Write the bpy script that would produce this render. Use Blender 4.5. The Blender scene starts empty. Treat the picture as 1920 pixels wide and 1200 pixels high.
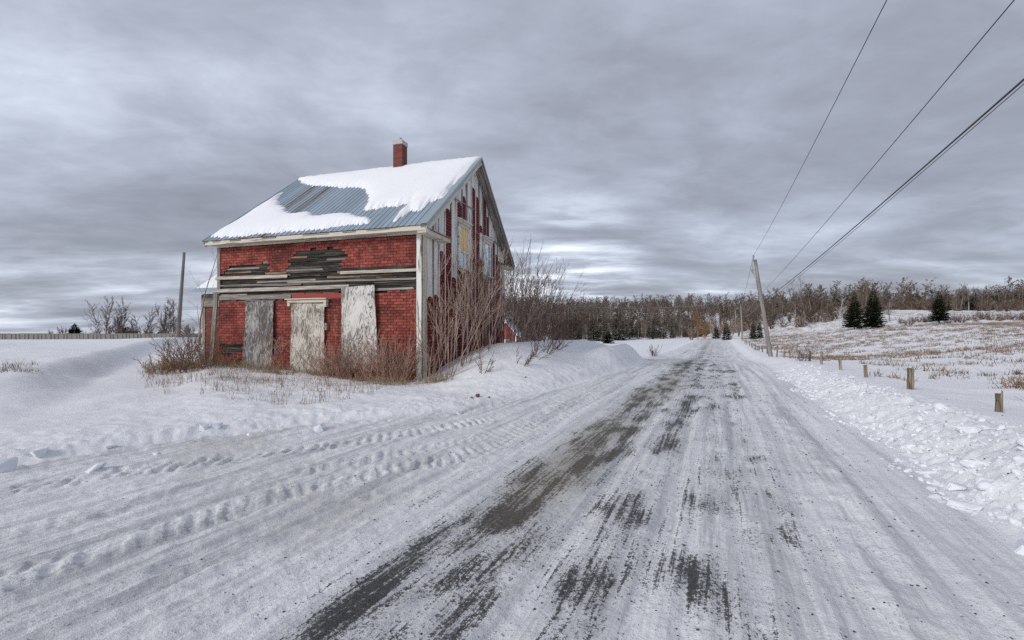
import bpy, math, random
import numpy as np
from mathutils import Matrix, Vector

S = bpy.context.scene
COL = S.collection
R = math.radians

# ------------------------------------------------------------------ camera
EYE = 1.6
cam_d = bpy.data.cameras.new('camera'); cam = bpy.data.objects.new('camera', cam_d); COL.objects.link(cam)
cam.location = (0, 0, EYE); cam.rotation_euler = (R(90), 0, 0)
cam_d.sensor_width = 36.0; cam_d.lens = 36.0 * 848 / 1920
cam_d.shift_y = 20 / 1920
cam_d.clip_start = 0.05; cam_d.clip_end = 6000
S.camera = cam
S.cycles.use_denoising = False

# ------------------------------------------------------------------ light
SUN_DIR = Vector((-0.74, -0.62, 0.46)).normalized()      # towards the sun
SUN_EL = math.asin(SUN_DIR.z); SUN_AZ = math.atan2(SUN_DIR.x, SUN_DIR.y)
sun_d = bpy.data.lights.new('sun', 'SUN'); sun_d.energy = 1.5; sun_d.angle = R(16); sun_d.color = (1.0, .955, .9)
sun = bpy.data.objects.new('sun', sun_d); COL.objects.link(sun)
sun.rotation_euler = (-SUN_DIR).to_track_quat('-Z', 'Y').to_euler(); sun.location = (0, 0, 60)

W = bpy.data.worlds.new('World'); S.world = W; W.use_nodes = True
S.view_settings.view_transform = 'Standard'; S.view_settings.look = 'None'
S.view_settings.exposure = 0.36; S.view_settings.gamma = 1.0; S.view_settings.use_curve_mapping = False


def nd(nt, typ, ins=None, **props):
    n = nt.nodes.new(typ)
    for k, v in props.items():
        setattr(n, k, v)
    for k, v in (ins or {}).items():
        if isinstance(v, bpy.types.NodeSocket):
            nt.links.new(v, n.inputs[k])
        else:
            n.inputs[k].default_value = v
    return n


def mth(nt, op, a, b=0.0, c=None, clamp=False):
    n = nt.nodes.new('ShaderNodeMath'); n.operation = op; n.use_clamp = clamp
    for i, v in enumerate((a, b) if c is None else (a, b, c)):
        if isinstance(v, bpy.types.NodeSocket): nt.links.new(v, n.inputs[i])
        else: n.inputs[i].default_value = v
    return n.outputs[0]


def mixc(nt, f, a, b):
    n = nt.nodes.new('ShaderNodeMix'); n.data_type = 'RGBA'
    for i, v in ((0, f), (6, a), (7, b)):
        if isinstance(v, bpy.types.NodeSocket): nt.links.new(v, n.inputs[i])
        else: n.inputs[i].default_value = v if i == 0 else (*v, 1)
    return n.outputs[2]


def ramp(nt, f, stops):
    n = nt.nodes.new('ShaderNodeValToRGB'); nt.links.new(f, n.inputs[0])
    e = n.color_ramp.elements
    while len(e) < len(stops): e.new(.5)
    for el, (p, c) in zip(e, stops):
        el.position = p; el.color = (*c, 1) if len(c) == 3 else c
    return n.outputs[0]


def noise(nt, vec, scale, detail=4, rough=.55, dist=0.0):
    return nd(nt, 'ShaderNodeTexNoise', {'Vector': vec, 'Scale': scale, 'Detail': detail, 'Roughness': rough, 'Distortion': dist}).outputs[0]


def mapping(nt, vec, scale=(1, 1, 1), rot=(0, 0, 0), loc=(0, 0, 0)):
    return nd(nt, 'ShaderNodeMapping', {'Vector': vec, 'Scale': scale, 'Rotation': rot, 'Location': loc}).outputs[0]


def sstep(nt, x, a, b):
    n = nd(nt, 'ShaderNodeMapRange', {'Value': x, 'From Min': a, 'From Max': b, 'To Min': 0.0, 'To Max': 1.0}, interpolation_type='SMOOTHSTEP')
    return n.outputs[0]


def build_sky():
    nt = W.node_tree; nt.nodes.clear()
    out = nt.nodes.new('ShaderNodeOutputWorld')
    sky = nd(nt, 'ShaderNodeTexSky', sky_type='NISHITA', sun_disc=False, sun_elevation=SUN_EL, sun_rotation=SUN_AZ, dust_density=2.0)
    bg1 = nd(nt, 'ShaderNodeBackground', {'Color': sky.outputs[0], 'Strength': .1})
    tc = nt.nodes.new('ShaderNodeTexCoord').outputs['Generated']
    sp = nd(nt, 'ShaderNodeSeparateXYZ', {0: tc}).outputs
    den = mth(nt, 'ADD', mth(nt, 'MAXIMUM', sp[2], 0.0), .13)
    px = mth(nt, 'DIVIDE', sp[0], den); py = mth(nt, 'DIVIDE', sp[1], den)
    vec = nd(nt, 'ShaderNodeCombineXYZ', {0: px, 1: py, 2: 3.7}).outputs[0]
    # layered stratus: broad sheets, rolls and streaks running across the view
    v1 = mapping(nt, vec, (.75, .95, 1), (0, 0, R(-20)))
    n1 = noise(nt, v1, 1.15, 9, .55, .35)
    v2 = mapping(nt, vec, (.26, .36, 1), (0, 0, R(24)), (4.1, 2.3, 0))
    n2 = noise(nt, v2, .9, 4, .5, .4)
    v3 = mapping(nt, vec, (.5, 1.2, 1), (0, 0, R(-10)), (1.7, 0, 0))
    n3 = noise(nt, v3, 1.3, 9, .58, .4)
    f = mth(nt, 'ADD', mth(nt, 'MULTIPLY', n1, .55), mth(nt, 'ADD', mth(nt, 'MULTIPLY', n2, .38), mth(nt, 'MULTIPLY', n3, .25)))
    # thinner and brighter cloud low in the sky, breaks of light above the hills
    low = mth(nt, 'SUBTRACT', 1.0, sstep(nt, sp[2], .02, .28))
    f = mth(nt, 'ADD', f, mth(nt, 'MULTIPLY', mth(nt, 'SUBTRACT', n3, .5), mth(nt, 'MULTIPLY', low, .55)))
    f = mth(nt, 'SUBTRACT', f, mth(nt, 'MULTIPLY', sstep(nt, sp[2], .20, .60), .085))
    f = mth(nt, 'ADD', f, mth(nt, 'MULTIPLY', mth(nt, 'SUBTRACT', noise(nt, mapping(nt, vec, (1, 1.3, 1), (0, 0, R(-30))), 3.2, 8, .6, .5), .5), .22))
    gd = Vector((.10, .985, .115)).normalized()
    dp = nd(nt, 'ShaderNodeVectorMath', {0: tc, 1: tuple(gd)}, operation='DOT_PRODUCT').outputs['Value']
    glow = mth(nt, 'MULTIPLY', sstep(nt, dp, .975, 1.0), sstep(nt, n3, .36, .62))
    f = mth(nt, 'ADD', f, mth(nt, 'MULTIPLY', glow, .30))
    col = ramp(nt, f, [(.34, (.198, .208, .252)), (.51, (.282, .302, .362)), (.62, (.372, .408, .490)), (.74, (.53, .578, .672)), (.94, (.95, .96, .985))])
    bg2 = nd(nt, 'ShaderNodeBackground', {'Color': col, 'Strength': 1.0})
    mx = nd(nt, 'ShaderNodeMixShader', {0: .93, 1: bg1.outputs[0], 2: bg2.outputs[0]})
    nt.links.new(mx.outputs[0], out.inputs[0])


build_sky()

# ------------------------------------------------------------------ helpers
def sm(a, b, x):
    x = np.clip((np.asarray(x, float) - a) / (b - a), 0, 1)
    return x * x * (3 - 2 * x)


_PT = np.random.default_rng(5).random((256, 256))


def vnoise(x, y):
    xi = np.floor(x).astype(np.int64); yi = np.floor(y).astype(np.int64)
    fx = x - xi; fy = y - yi
    fx = fx * fx * (3 - 2 * fx); fy = fy * fy * (3 - 2 * fy)
    a = _PT[xi & 255, yi & 255]; b = _PT[(xi + 1) & 255, yi & 255]
    c = _PT[xi & 255, (yi + 1) & 255]; d = _PT[(xi + 1) & 255, (yi + 1) & 255]
    return (a * (1 - fx) + b * fx) * (1 - fy) + (c * (1 - fx) + d * fx) * fy


def fbm(x, y, octv=4, gain=.5):
    x = np.asarray(x, float); y = np.asarray(y, float)
    t = 0; a = 1; tot = 0
    for i in range(octv):
        t = t + a * vnoise(x * 2 ** i + 17.3 * i, y * 2 ** i + 9.1 * i); tot += a; a *= gain
    return t / tot - .5


def mesh_np(name, V, F, mat, attrs=None, smooth=True, mats=None):
    me = bpy.data.meshes.new(name)
    V = np.asarray(V, np.float32); F = np.asarray(F, np.int32); n = F.shape[1]
    me.vertices.add(len(V)); me.vertices.foreach_set('co', V.ravel())
    me.loops.add(F.size); me.loops.foreach_set('vertex_index', F.ravel())
    me.polygons.add(len(F)); me.polygons.foreach_set('loop_start', np.arange(0, F.size, n, dtype=np.int32))
    me.polygons.foreach_set('use_smooth', np.full(len(F), smooth))
    for k, (dom, a) in (attrs or {}).items():
        at = me.attributes.new(k, 'FLOAT', dom); at.data.foreach_set('value', np.asarray(a, np.float32).ravel())
    me.update(calc_edges=True)
    if mat: me.materials.append(mat)
    return me


def link(name, me, parent=None, loc=None, mtx=None):
    o = bpy.data.objects.new(name, me); COL.objects.link(o)
    if parent: o.parent = parent
    if mtx is not None: o.matrix_local = mtx
    if loc is not None: o.location = loc
    return o


def tag(o, label=None, cat=None, group=None, kind=None):
    if label: o['label'] = label
    if cat: o['category'] = cat
    if group: o['group'] = group
    if kind: o['kind'] = kind
    return o


def empty(name, loc=(0, 0, 0), rz=0.0):
    o = bpy.data.objects.new(name, None); COL.objects.link(o)
    o.location = loc; o.rotation_euler = (0, 0, rz); o.empty_display_size = .2
    return o


BOXF = [(0, 3, 2, 1), (4, 5, 6, 7), (0, 1, 5, 4), (1, 2, 6, 5), (2, 3, 7, 6), (3, 0, 4, 7)]


def boxv(x0, x1, y0, y1, z0, z1):
    return [(x0, y0, z0), (x1, y0, z0), (x1, y1, z0), (x0, y1, z0), (x0, y0, z1), (x1, y0, z1), (x1, y1, z1), (x0, y1, z1)]


def box(name, x0, x1, y0, y1, z0, z1, mat, parent=None, bevel=0.0):
    c = ((x0 + x1) / 2, (y0 + y1) / 2, (z0 + z1) / 2)
    v = [(a - c[0], b - c[1], d - c[2]) for a, b, d in boxv(x0, x1, y0, y1, z0, z1)]
    me = mesh_np(name, v, BOXF, mat, smooth=False)
    o = link(name, me, parent, c)
    if bevel:
        m = o.modifiers.new('bevel', 'BEVEL'); m.width = bevel; m.segments = 1
    return o


def frame_mtx(o, x, y, z):
    m = Matrix((x, y, z)).transposed().to_4x4(); m.translation = o
    return m


def plank(name, parent, p0, p1, width, thick, normal, mat, jag=0.0, rng=random, bow=0.0):
    """A board whose local X runs along its length; edges and ends are uneven."""
    p0 = Vector(p0); p1 = Vector(p1); L = (p1 - p0).length
    x = (p1 - p0).normalized(); z = Vector(normal); z = (z - x * z.dot(x)).normalized(); y = z.cross(x)
    n = max(3, int(L / .3)); V = []; F = []
    for i in range(n + 1):
        f = i / n; X = f * L
        w0 = width / 2 * (1 + rng.uniform(-.05, .05)); w1 = width / 2 * (1 + rng.uniform(-.05, .05))
        e0 = e1 = 0
        if i in (0, n):
            e0 = rng.uniform(-jag, jag); e1 = rng.uniform(-jag, jag)
        b = bow * math.sin(f * math.pi) + rng.uniform(-.002, .002)
        V += [(X + e0, -w0, b), (X + e1, w1, b), (X + e1, w1, b + thick), (X + e0, -w0, b + thick)]
    for i in range(n):
        a = i * 4; c = a + 4
        F += [(a + j, a + (j + 1) % 4, c + (j + 1) % 4, c + j) for j in range(4)]
    F = [tuple(reversed(f)) for f in F]
    F += [(0, 1, 2, 3), (n * 4 + 3, n * 4 + 2, n * 4 + 1, n * 4)]
    me = mesh_np(name, V, F, mat, smooth=False)
    return link(name, me, parent, mtx=frame_mtx(p0, x, y, z))


def tubes(segs, n=3):
    """Frustums for (p0, p1, r0, r1) rows -> verts, quads."""
    A = np.array([(*a, *b, r0, r1) for a, b, r0, r1 in segs], float)
    P0 = A[:, :3]; P1 = A[:, 3:6]; r0 = A[:, 6]; r1 = A[:, 7]
    d = P1 - P0; d /= np.linalg.norm(d, axis=1, keepdims=True) + 1e-9
    ref = np.where(np.abs(d[:, 2:3]) > .9, np.array([[1., 0, 0]]), np.array([[0., 0, 1]]))
    u = np.cross(d, ref); u /= np.linalg.norm(u, axis=1, keepdims=True) + 1e-9
    w = np.cross(d, u)
    an = np.arange(n) * 2 * np.pi / n
    ring = u[:, None, :] * np.cos(an)[None, :, None] + w[:, None, :] * np.sin(an)[None, :, None]
    V = np.concatenate([P0[:, None] + ring * r0[:, None, None], P1[:, None] + ring * r1[:, None, None]], 1).reshape(-1, 3)
    base = np.arange(len(A))[:, None, None] * (2 * n)
    j = np.arange(n); q = np.stack([j, (j + 1) % n, n + (j + 1) % n, n + j], 1)
    F = (base + q[None]).reshape(-1, 4)
    return V, F


def twigtris(segs, seed=0, k=1.0):
    """thin tapering slivers for far twigs: one triangle each, turned at random"""
    A = np.array([(*a, *b, r0) for a, b, r0, r1 in segs], float)
    P0 = A[:, :3]; P1 = A[:, 3:6]; r0 = A[:, 6:7] * k
    rnd = np.random.default_rng(seed).normal(size=P0.shape)
    w = np.cross(P1 - P0, rnd); w /= np.linalg.norm(w, axis=1, keepdims=True) + 1e-9
    V = np.stack([P0 - w * r0, P0 + w * r0, P1 + (P1 - P0) * .15], 1).reshape(-1, 3)
    return V, np.arange(len(V)).reshape(-1, 3)


def join_vf(parts):
    """several (V, F) of quads or triangles as one triangle list"""
    Vs, Fs, n = [], [], 0
    for V, F in parts:
        F = np.asarray(F)
        if F.shape[1] == 4: F = np.concatenate([F[:, [0, 1, 2]], F[:, [0, 2, 3]]])
        Vs.append(V); Fs.append(F + n); n += len(V)
    return np.concatenate(Vs), np.concatenate(Fs)


def inside(x, y, poly):
    x = np.asarray(x, float); y = np.asarray(y, float); r = np.zeros(x.shape, bool)
    n = len(poly)
    for i in range(n):
        x0, y0 = poly[i]; x1, y1 = poly[(i + 1) % n]
        if y0 == y1: continue
        c = ((y0 > y) != (y1 > y)) & (x < (x1 - x0) * (y - y0) / (y1 - y0) + x0)
        r ^= c
    return r


def polydist(x, y, poly):
    d = np.full(np.shape(x), 1e9)
    for i in range(len(poly)):
        x0, y0 = poly[i]; x1, y1 = poly[(i + 1) % len(poly)]
        dx, dy = x1 - x0, y1 - y0; L = dx * dx + dy * dy + 1e-9
        t = np.clip(((x - x0) * dx + (y - y0) * dy) / L, 0, 1)
        d = np.minimum(d, np.hypot(x - x0 - t * dx, y - y0 - t * dy))
    return np.where(inside(x, y, poly), d, -d)


def linedist(x, y, pts):
    """distance to a polyline, arc length there, signed side"""
    best = np.full(np.shape(x), 1e9); arc = np.zeros(np.shape(x)); side = np.zeros(np.shape(x)); acc = 0
    for (x0, y0), (x1, y1) in zip(pts[:-1], pts[1:]):
        dx, dy = x1 - x0, y1 - y0; L = math.hypot(dx, dy)
        t = np.clip(((x - x0) * dx + (y - y0) * dy) / L ** 2, 0, 1)
        d = np.hypot(x - x0 - t * dx, y - y0 - t * dy)
        m = d < best
        best = np.where(m, d, best); arc = np.where(m, acc + t * L, arc)
        side = np.where(m, np.sign((x - x0) * dy - (y - y0) * dx), side); acc += L
    return best, arc, side


# ------------------------------------------------------------------ materials
MATS = {}


def mat(name):
    m = bpy.data.materials.new(name); m.use_nodes = True; nt = m.node_tree
    b = nt.nodes['Principled BSDF']; MATS[name] = m
    tc = nt.nodes.new('ShaderNodeTexCoord')
    return m, nt, b, tc


def setp(nt, b, color=None, rough=None, metal=None, spec=None, normal=None):
    for k, v in (('Base Color', color), ('Roughness', rough), ('Metallic', metal), ('Specular IOR Level', spec), ('Normal', normal)):
        if v is None: continue
        if isinstance(v, bpy.types.NodeSocket): nt.links.new(v, b.inputs[k])
        else: b.inputs[k].default_value = (*v, 1) if isinstance(v, tuple) else v


def bump(nt, h, strength, dist):
    return nd(nt, 'ShaderNodeBump', {'Height': h, 'Strength': strength, 'Distance': dist}).outputs[0]


def m_ground():
    m, nt, b, tc = mat('snow_ground')
    pos = nt.nodes.new('ShaderNodeNewGeometry').outputs['Position']
    at = lambda n: nd(nt, 'ShaderNodeAttribute', attribute_name=n).outputs['Fac']
    bare, dirt, pack = at('bare'), at('dirt'), at('pack')
    ts = nd(nt, 'ShaderNodeVectorRotate', {'Vector': pos, 'Angle': TH}, rotation_type='Z_AXIS').outputs[0]
    fine = noise(nt, pos, 34, 5, .7)
    grit = noise(nt, pos, 120, 2, .6)
    mid = noise(nt, pos, 5.5, 5, .6)
    patch = noise(nt, mapping(nt, ts, (2.6, 1.1, 1), (0, 0, 0), (3.3, 1.2, 0)), 1.0, 4, .55, .4)
    streak = noise(nt, mapping(nt, ts, (6.0, .16, 1)), 1.0, 6, .66, .25)
    streakf = noise(nt, mapping(nt, ts, (30, 1.1, 1)), 1.0, 4, .65, .3)
    # packed snow, thinner and greyer where the wheels run
    bigp = noise(nt, pos, 1.3, 5, .6)
    white = mixc(nt, mid, (.82, .835, .865), (.93, .935, .95))
    sc = sstep(nt, mth(nt, 'ADD', mth(nt, 'MULTIPLY', streak, .75), mth(nt, 'ADD', mth(nt, 'MULTIPLY', streakf, .35), mth(nt, 'MULTIPLY', bigp, .25))), .52, .80)
    grey = mixc(nt, sc, (.38, .388, .40), (.93, .933, .94))
    c = mixc(nt, mth(nt, 'MULTIPLY', pack, .95), white, grey)
    sand = mixc(nt, fine, (.30, .27, .21), (.55, .52, .45))
    df = sstep(nt, mth(nt, 'ADD', dirt, mth(nt, 'MULTIPLY', mth(nt, 'SUBTRACT', streak, .5), 1.1)), .22, 1.1)
    c = mixc(nt, mth(nt, 'MULTIPLY', df, .8), c, sand)
    # dirty crust: mottled darker grains
    mot = mth(nt, 'MULTIPLY', sstep(nt, fine, .50, .72), sstep(nt, mth(nt, 'ADD', bigp, mth(nt, 'MULTIPLY', pack, .35)), .55, .95))
    c = mixc(nt, mth(nt, 'MULTIPLY', mot, .72), c, (.33, .32, .30))
    # loose grit lying on the packed snow
    gm = mth(nt, 'MULTIPLY', sstep(nt, grit, .66, .72), sstep(nt, mth(nt, 'ADD', mth(nt, 'MULTIPLY', pack, .5), mth(nt, 'MULTIPLY', mid, .8)), .58, .9))
    c = mixc(nt, mth(nt, 'MULTIPLY', gm, .85), c, (.08, .075, .07))
    # thin grey ice over the asphalt, then worn through to asphalt
    e0 = mth(nt, 'ADD', bare, mth(nt, 'ADD', mth(nt, 'MULTIPLY', mth(nt, 'SUBTRACT', streak, .5), .8), mth(nt, 'MULTIPLY', mth(nt, 'SUBTRACT', mid, .5), .5)))
    c = mixc(nt, mth(nt, 'MULTIPLY', sstep(nt, e0, .15, 1.0), .45), c, mixc(nt, fine, (.17, .175, .18), (.36, .365, .37)))
    e = mth(nt, 'ADD', bare, mth(nt, 'ADD', mth(nt, 'MULTIPLY', mth(nt, 'SUBTRACT', fine, .5), 2.0), mth(nt, 'ADD', mth(nt, 'MULTIPLY', mth(nt, 'SUBTRACT', streakf, .5), 2.2), mth(nt, 'MULTIPLY', mth(nt, 'SUBTRACT', grit, .5), 1.5))))
    e = mth(nt, 'ADD', e, mth(nt, 'MULTIPLY', sstep(nt, bare, .02, .2), mth(nt, 'ADD', mth(nt, 'MULTIPLY', mth(nt, 'SUBTRACT', patch, .5), 2.1), mth(nt, 'MULTIPLY', mth(nt, 'SUBTRACT', streak, .5), 1.1))))
    ef = sstep(nt, e, .38, .78)
    asph = mixc(nt, sstep(nt, grit, .40, .68), (.008, .008, .009), (.105, .103, .10))
    asph = mixc(nt, mth(nt, 'MULTIPLY', dirt, .55), asph, (.15, .125, .075))
    c = mixc(nt, mth(nt, 'MULTIPLY', ef, .95), c, asph)
    h = mth(nt, 'ADD', mth(nt, 'MULTIPLY', fine, .6), mth(nt, 'ADD', mth(nt, 'MULTIPLY', grit, .25), mth(nt, 'MULTIPLY', streakf, mth(nt, 'MULTIPLY', pack, .5))))
    setp(nt, b, c, mth(nt, 'SUBTRACT', .75, mth(nt, 'MULTIPLY', pack, .22)), 0, .3, bump(nt, h, .75, .028))
    return m


def m_snow(name, lo, hi, scale=9, bd=.015):
    m, nt, b, tc = mat(name)
    pos = nt.nodes.new('ShaderNodeNewGeometry').outputs['Position']
    n = noise(nt, pos, scale, 5, .6); f = noise(nt, pos, scale * 6, 3, .6)
    setp(nt, b, mixc(nt, n, lo, hi), .7, 0, .3, bump(nt, mth(nt, 'ADD', n, mth(nt, 'MULTIPLY', f, .4)), .5, bd))
    return m


def m_wood(name, dark, mid, light, grain=(1.2, 26, 26), white=None, rough=.85, peel=.5):
    """weathered board: grain along local X, optional remains of paint"""
    m, nt, b, tc = mat(name)
    oi = nt.nodes.new('ShaderNodeObjectInfo')
    off = nd(nt, 'ShaderNodeVectorMath', {0: tc.outputs['Object'], 1: oi.outputs['Location']}, operation='ADD').outputs[0]
    off = nd(nt, 'ShaderNodeVectorMath', {0: off, 1: nd(nt, 'ShaderNodeCombineXYZ', {0: mth(nt, 'MULTIPLY', oi.outputs['Random'], 30.0), 1: mth(nt, 'MULTIPLY', oi.outputs['Random'], 7.0)}).outputs[0]}, operation='ADD').outputs[0]
    g = noise(nt, mapping(nt, off, grain), 1.0, 5, .62, .6)
    g2 = noise(nt, mapping(nt, off, (grain[0] * .5, grain[1] * .25, grain[2] * .25)), 1.0, 4, .6, .4)
    c = ramp(nt, g, [(.30, dark), (.50, mid), (.68, light)])
    val = mth(nt, 'ADD', .72, mth(nt, 'MULTIPLY', oi.outputs['Random'], .5))
    c = nd(nt, 'ShaderNodeHueSaturation', {'Color': c, 'Value': val}).outputs[0]
    if white:
        f = sstep(nt, mth(nt, 'ADD', mth(nt, 'MULTIPLY', g, .45), mth(nt, 'MULTIPLY', g2, .75)), peel - .04, peel + .05)
        c = mixc(nt, f, c, white)
    setp(nt, b, c, rough, 0, .2, bump(nt, g, .6, .008))
    return m


def m_plywood(name, white, dark, amount):
    m, nt, b, tc = mat(name)
    v = tc.outputs['Object']
    w = noise(nt, mapping(nt, v, (1, 1, .35)), 2.2, 3, .5)
    v2 = nd(nt, 'ShaderNodeVectorMath', {0: mapping(nt, v, (20, 20, 3.4)), 1: nd(nt, 'ShaderNodeCombineXYZ', {0: mth(nt, 'MULTIPLY', w, 16.0), 2: mth(nt, 'MULTIPLY', w, 5.0)}).outputs[0]}, operation='ADD').outputs[0]
    g = noise(nt, v2, 1.0, 4, .65, 1.4)
    big = noise(nt, mapping(nt, v, (1.2, 1.2, .8)), 1.3, 4, .6)
    f = sstep(nt, mth(nt, 'ADD', g, mth(nt, 'MULTIPLY', mth(nt, 'SUBTRACT', big, .5), .5)), amount - .07, amount + .08)
    c = mixc(nt, f, dark, mixc(nt, big, tuple(x * .72 for x in white), white))
    setp(nt, b, c, .85, 0, .2, bump(nt, g, .5, .006))
    return m


def m_brick(name, lo, hi, attr=True):
    m, nt, b, tc = mat(name)
    pos = nt.nodes.new('ShaderNodeNewGeometry').outputs['Position']; v = pos
    t = nd(nt, 'ShaderNodeAttribute', attribute_name='tint').outputs['Fac']
    n = noise(nt, pos, 38, 4, .7); big = noise(nt, mapping(nt, pos, (1, 1, 1.6)), 1.1, 4, .6)
    c = mixc(nt, t, lo, hi)
    run = noise(nt, mapping(nt, v, (7, 7, .5)), 1.0, 5, .62, .3)
    c = mixc(nt, mth(nt, 'MULTIPLY', sstep(nt, n, .46, .70), .6), c, tuple(x * .28 for x in lo))
    c = mixc(nt, mth(nt, 'MULTIPLY', sstep(nt, big, .42, .68), .75), c, (lo[0] * .36, lo[1] * .5, lo[2] * .55))
    c = mixc(nt, mth(nt, 'MULTIPLY', sstep(nt, run, .50, .72), .55), c, (.075, .032, .030))
    c = mixc(nt, mth(nt, 'MULTIPLY', sstep(nt, noise(nt, pos, 11, 5, .75), .53, .70), .6), c, (.46, .265, .215))
    setp(nt, b, c, .9, 0, .15, bump(nt, n, .6, .006))
    return m


def m_bricktex(name, lo, hi, mort, w=.24, h=.1, msize=.016, axis='x'):
    m, nt, b, tc = mat(name)
    sp = nd(nt, 'ShaderNodeSeparateXYZ', {0: tc.outputs['Object']}).outputs
    v = nd(nt, 'ShaderNodeCombineXYZ', {0: sp[1] if axis == 'y' else mth(nt, 'ADD', sp[0], sp[1]), 1: sp[2]}).outputs[0]
    br = nd(nt, 'ShaderNodeTexBrick', {'Vector': v, 'Color1': (*lo, 1), 'Color2': (*hi, 1), 'Mortar': (*mort, 1), 'Scale': 1.0, 'Mortar Size': msize, 'Mortar Smooth': .2, 'Brick Width': w, 'Row Height': h})
    n = noise(nt, tc.outputs['Object'], 26, 4, .7)
    c = mixc(nt, mth(nt, 'MULTIPLY', sstep(nt, n, .45, .75), .6), br.outputs[0], tuple(x * .35 for x in lo))
    hgt = mth(nt, 'SUBTRACT', 1.0, br.outputs[1])
    setp(nt, b, c, .9, 0, .15, bump(nt, mth(nt, 'ADD', hgt, mth(nt, 'MULTIPLY', n, .3)), .8, .012))
    return m


def m_metal(name, lo, hi, rust):
    m, nt, b, tc = mat(name)
    v = tc.outputs['Object']; oi = nt.nodes.new('ShaderNodeObjectInfo')
    vv = nd(nt, 'ShaderNodeVectorMath', {0: v, 1: oi.outputs['Location']}, operation='ADD').outputs[0]
    n = noise(nt, mapping(nt, vv, (5, .6, .6)), 1.5, 5, .6)
    c = mixc(nt, n, lo, hi)
    r = noise(nt, mapping(nt, vv, (11, .45, .45)), 1.2, 5, .65)
    c = mixc(nt, sstep(nt, r, rust - .05, rust + .09), c, (.20, .12, .055))
    c = nd(nt, 'ShaderNodeHueSaturation', {'Color': c, 'Value': mth(nt, 'ADD', .86, mth(nt, 'MULTIPLY', oi.outputs['Random'], .25))}).outputs[0]
    setp(nt, b, c, .5, .25, .4, bump(nt, n, .2, .004))
    return m


def m_bark(name, lo, hi, scale=(8, 8, 1.5), rough=.9):
    m, nt, b, tc = mat(name)
    pos = nt.nodes.new('ShaderNodeNewGeometry').outputs['Position']
    oi = nt.nodes.new('ShaderNodeObjectInfo')
    n = noise(nt, mapping(nt, pos, scale), 1.0, 4, .65)
    c = mixc(nt, sstep(nt, n, .3, .7), lo, hi)
    c = nd(nt, 'ShaderNodeHueSaturation', {'Color': c, 'Value': mth(nt, 'ADD', .8, mth(nt, 'MULTIPLY', oi.outputs['Random'], .4))}).outputs[0]
    setp(nt, b, c, rough, 0, .15)
    return m


def m_plain(name, lo, hi, scale=6, rough=.8, metal=0, bd=.006):
    m, nt, b, tc = mat(name)
    n = noise(nt, tc.outputs['Object'], scale, 5, .65)
    setp(nt, b, mixc(nt, n, lo, hi), rough, metal, .3, bump(nt, n, .4, bd))
    return m


TH = math.atan(385 / 848)
M_GROUND = m_ground()
M_SNOW = m_snow('roof_snow_white', (.86, .88, .92), (.93, .94, .96))
M_CHUNK = m_snow('broken_snow', (.70, .735, .79), (.90, .91, .94), 11, .02)
M_WHITE = m_wood('peeling_white_board', (.10, .088, .08), (.27, .25, .235), (.40, .375, .35), white=(.76, .74, .71), peel=.515)
M_CREAM = m_wood('cream_trim', (.14, .115, .08), (.34, .30, .24), (.46, .42, .34), white=(.63, .58, .48), peel=.52)
M_GREYW = m_wood('grey_weathered_board', (.085, .075, .068), (.25, .225, .20), (.42, .39, .35))
M_PALEW = m_wood('pale_weathered_board', (.15, .125, .10), (.43, .385, .325), (.64, .60, .54))
M_DARKW = m_wood('dark_weathered_board', (.008, .007, .007), (.042, .037, .033), (.15, .135, .115))
M_TANW = m_wood('bare_tan_board', (.06, .04, .03), (.22, .15, .10), (.36, .26, .18))
M_MOSSW = m_wood('mossy_board', (.07, .06, .03), (.21, .185, .11), (.34, .31, .21))
M_POLE = m_wood('pole_wood', (.12, .11, .095), (.27, .25, .225), (.40, .375, .34), grain=(.8, 18, 18))
M_POST = m_wood('post_wood', (.07, .055, .04), (.23, .185, .13), (.38, .32, .24), grain=(3, 22, 22))
M_PLY1 = m_plywood('grey_plywood', (.47, .46, .445), (.11, .10, .092), .52)
M_PLY2 = m_plywood('pale_plywood', (.70, .655, .585), (.19, .165, .13), .47)
M_PLY3 = m_plywood('white_plywood', (.78, .755, .715), (.17, .15, .13), .46)
M_BRICK = m_brick('red_brick_siding', (.235, .052, .042), (.42, .108, .083))
M_MORT = m_plain('siding_joint', (.060, .018, .017), (.12, .034, .030), 14, .95)
M_STRIP = m_bricktex('torn_siding', (.18, .034, .031), (.30, .058, .05), (.035, .012, .012), axis='y')
M_CHIM = m_bricktex('chimney_brick', (.17, .05, .042), (.27, .08, .065), (.15, .09, .08), .2, .075, .01)
M_CONC = m_plain('concrete', (.36, .37, .36), (.55, .56, .54), 9, .9)
M_METAL = m_metal('blue_grey_steel', (.27, .345, .42), (.44, .515, .58), .68)
M_RUST = m_metal('rusty_steel', (.24, .29, .33), (.34, .38, .40), .50)
M_TRIM = m_metal('steel_trim', (.34, .40, .44), (.44, .50, .54), .8)
M_DARK = m_plain('dark_interior', (.02, .018, .016), (.05, .045, .04), 4, .9)
M_WALLC = m_plain('cast_wall', (.20, .195, .165), (.42, .41, .365), 2.2, .9)
M_STEM = m_bark('red_tan_stem', (.27, .15, .11), (.52, .35, .275))
M_STEMG = m_bark('grey_tan_stem', (.19, .13, .10), (.47, .365, .30))
M_TWIG = m_bark('brown_twig', (.085, .055, .045), (.22, .155, .13))
M_TWIGF = m_bark('wood_twig', (.085, .060, .047), (.245, .192, .155), (.16, .16, .12))
M_TRUNK = m_bark('grey_trunk', (.14, .12, .105), (.34, .31, .285), (1, 1, .3))
M_BIRCH = m_bark('birch_trunk', (.34, .32, .30), (.62, .60, .57), (3, 3, 1))
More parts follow.
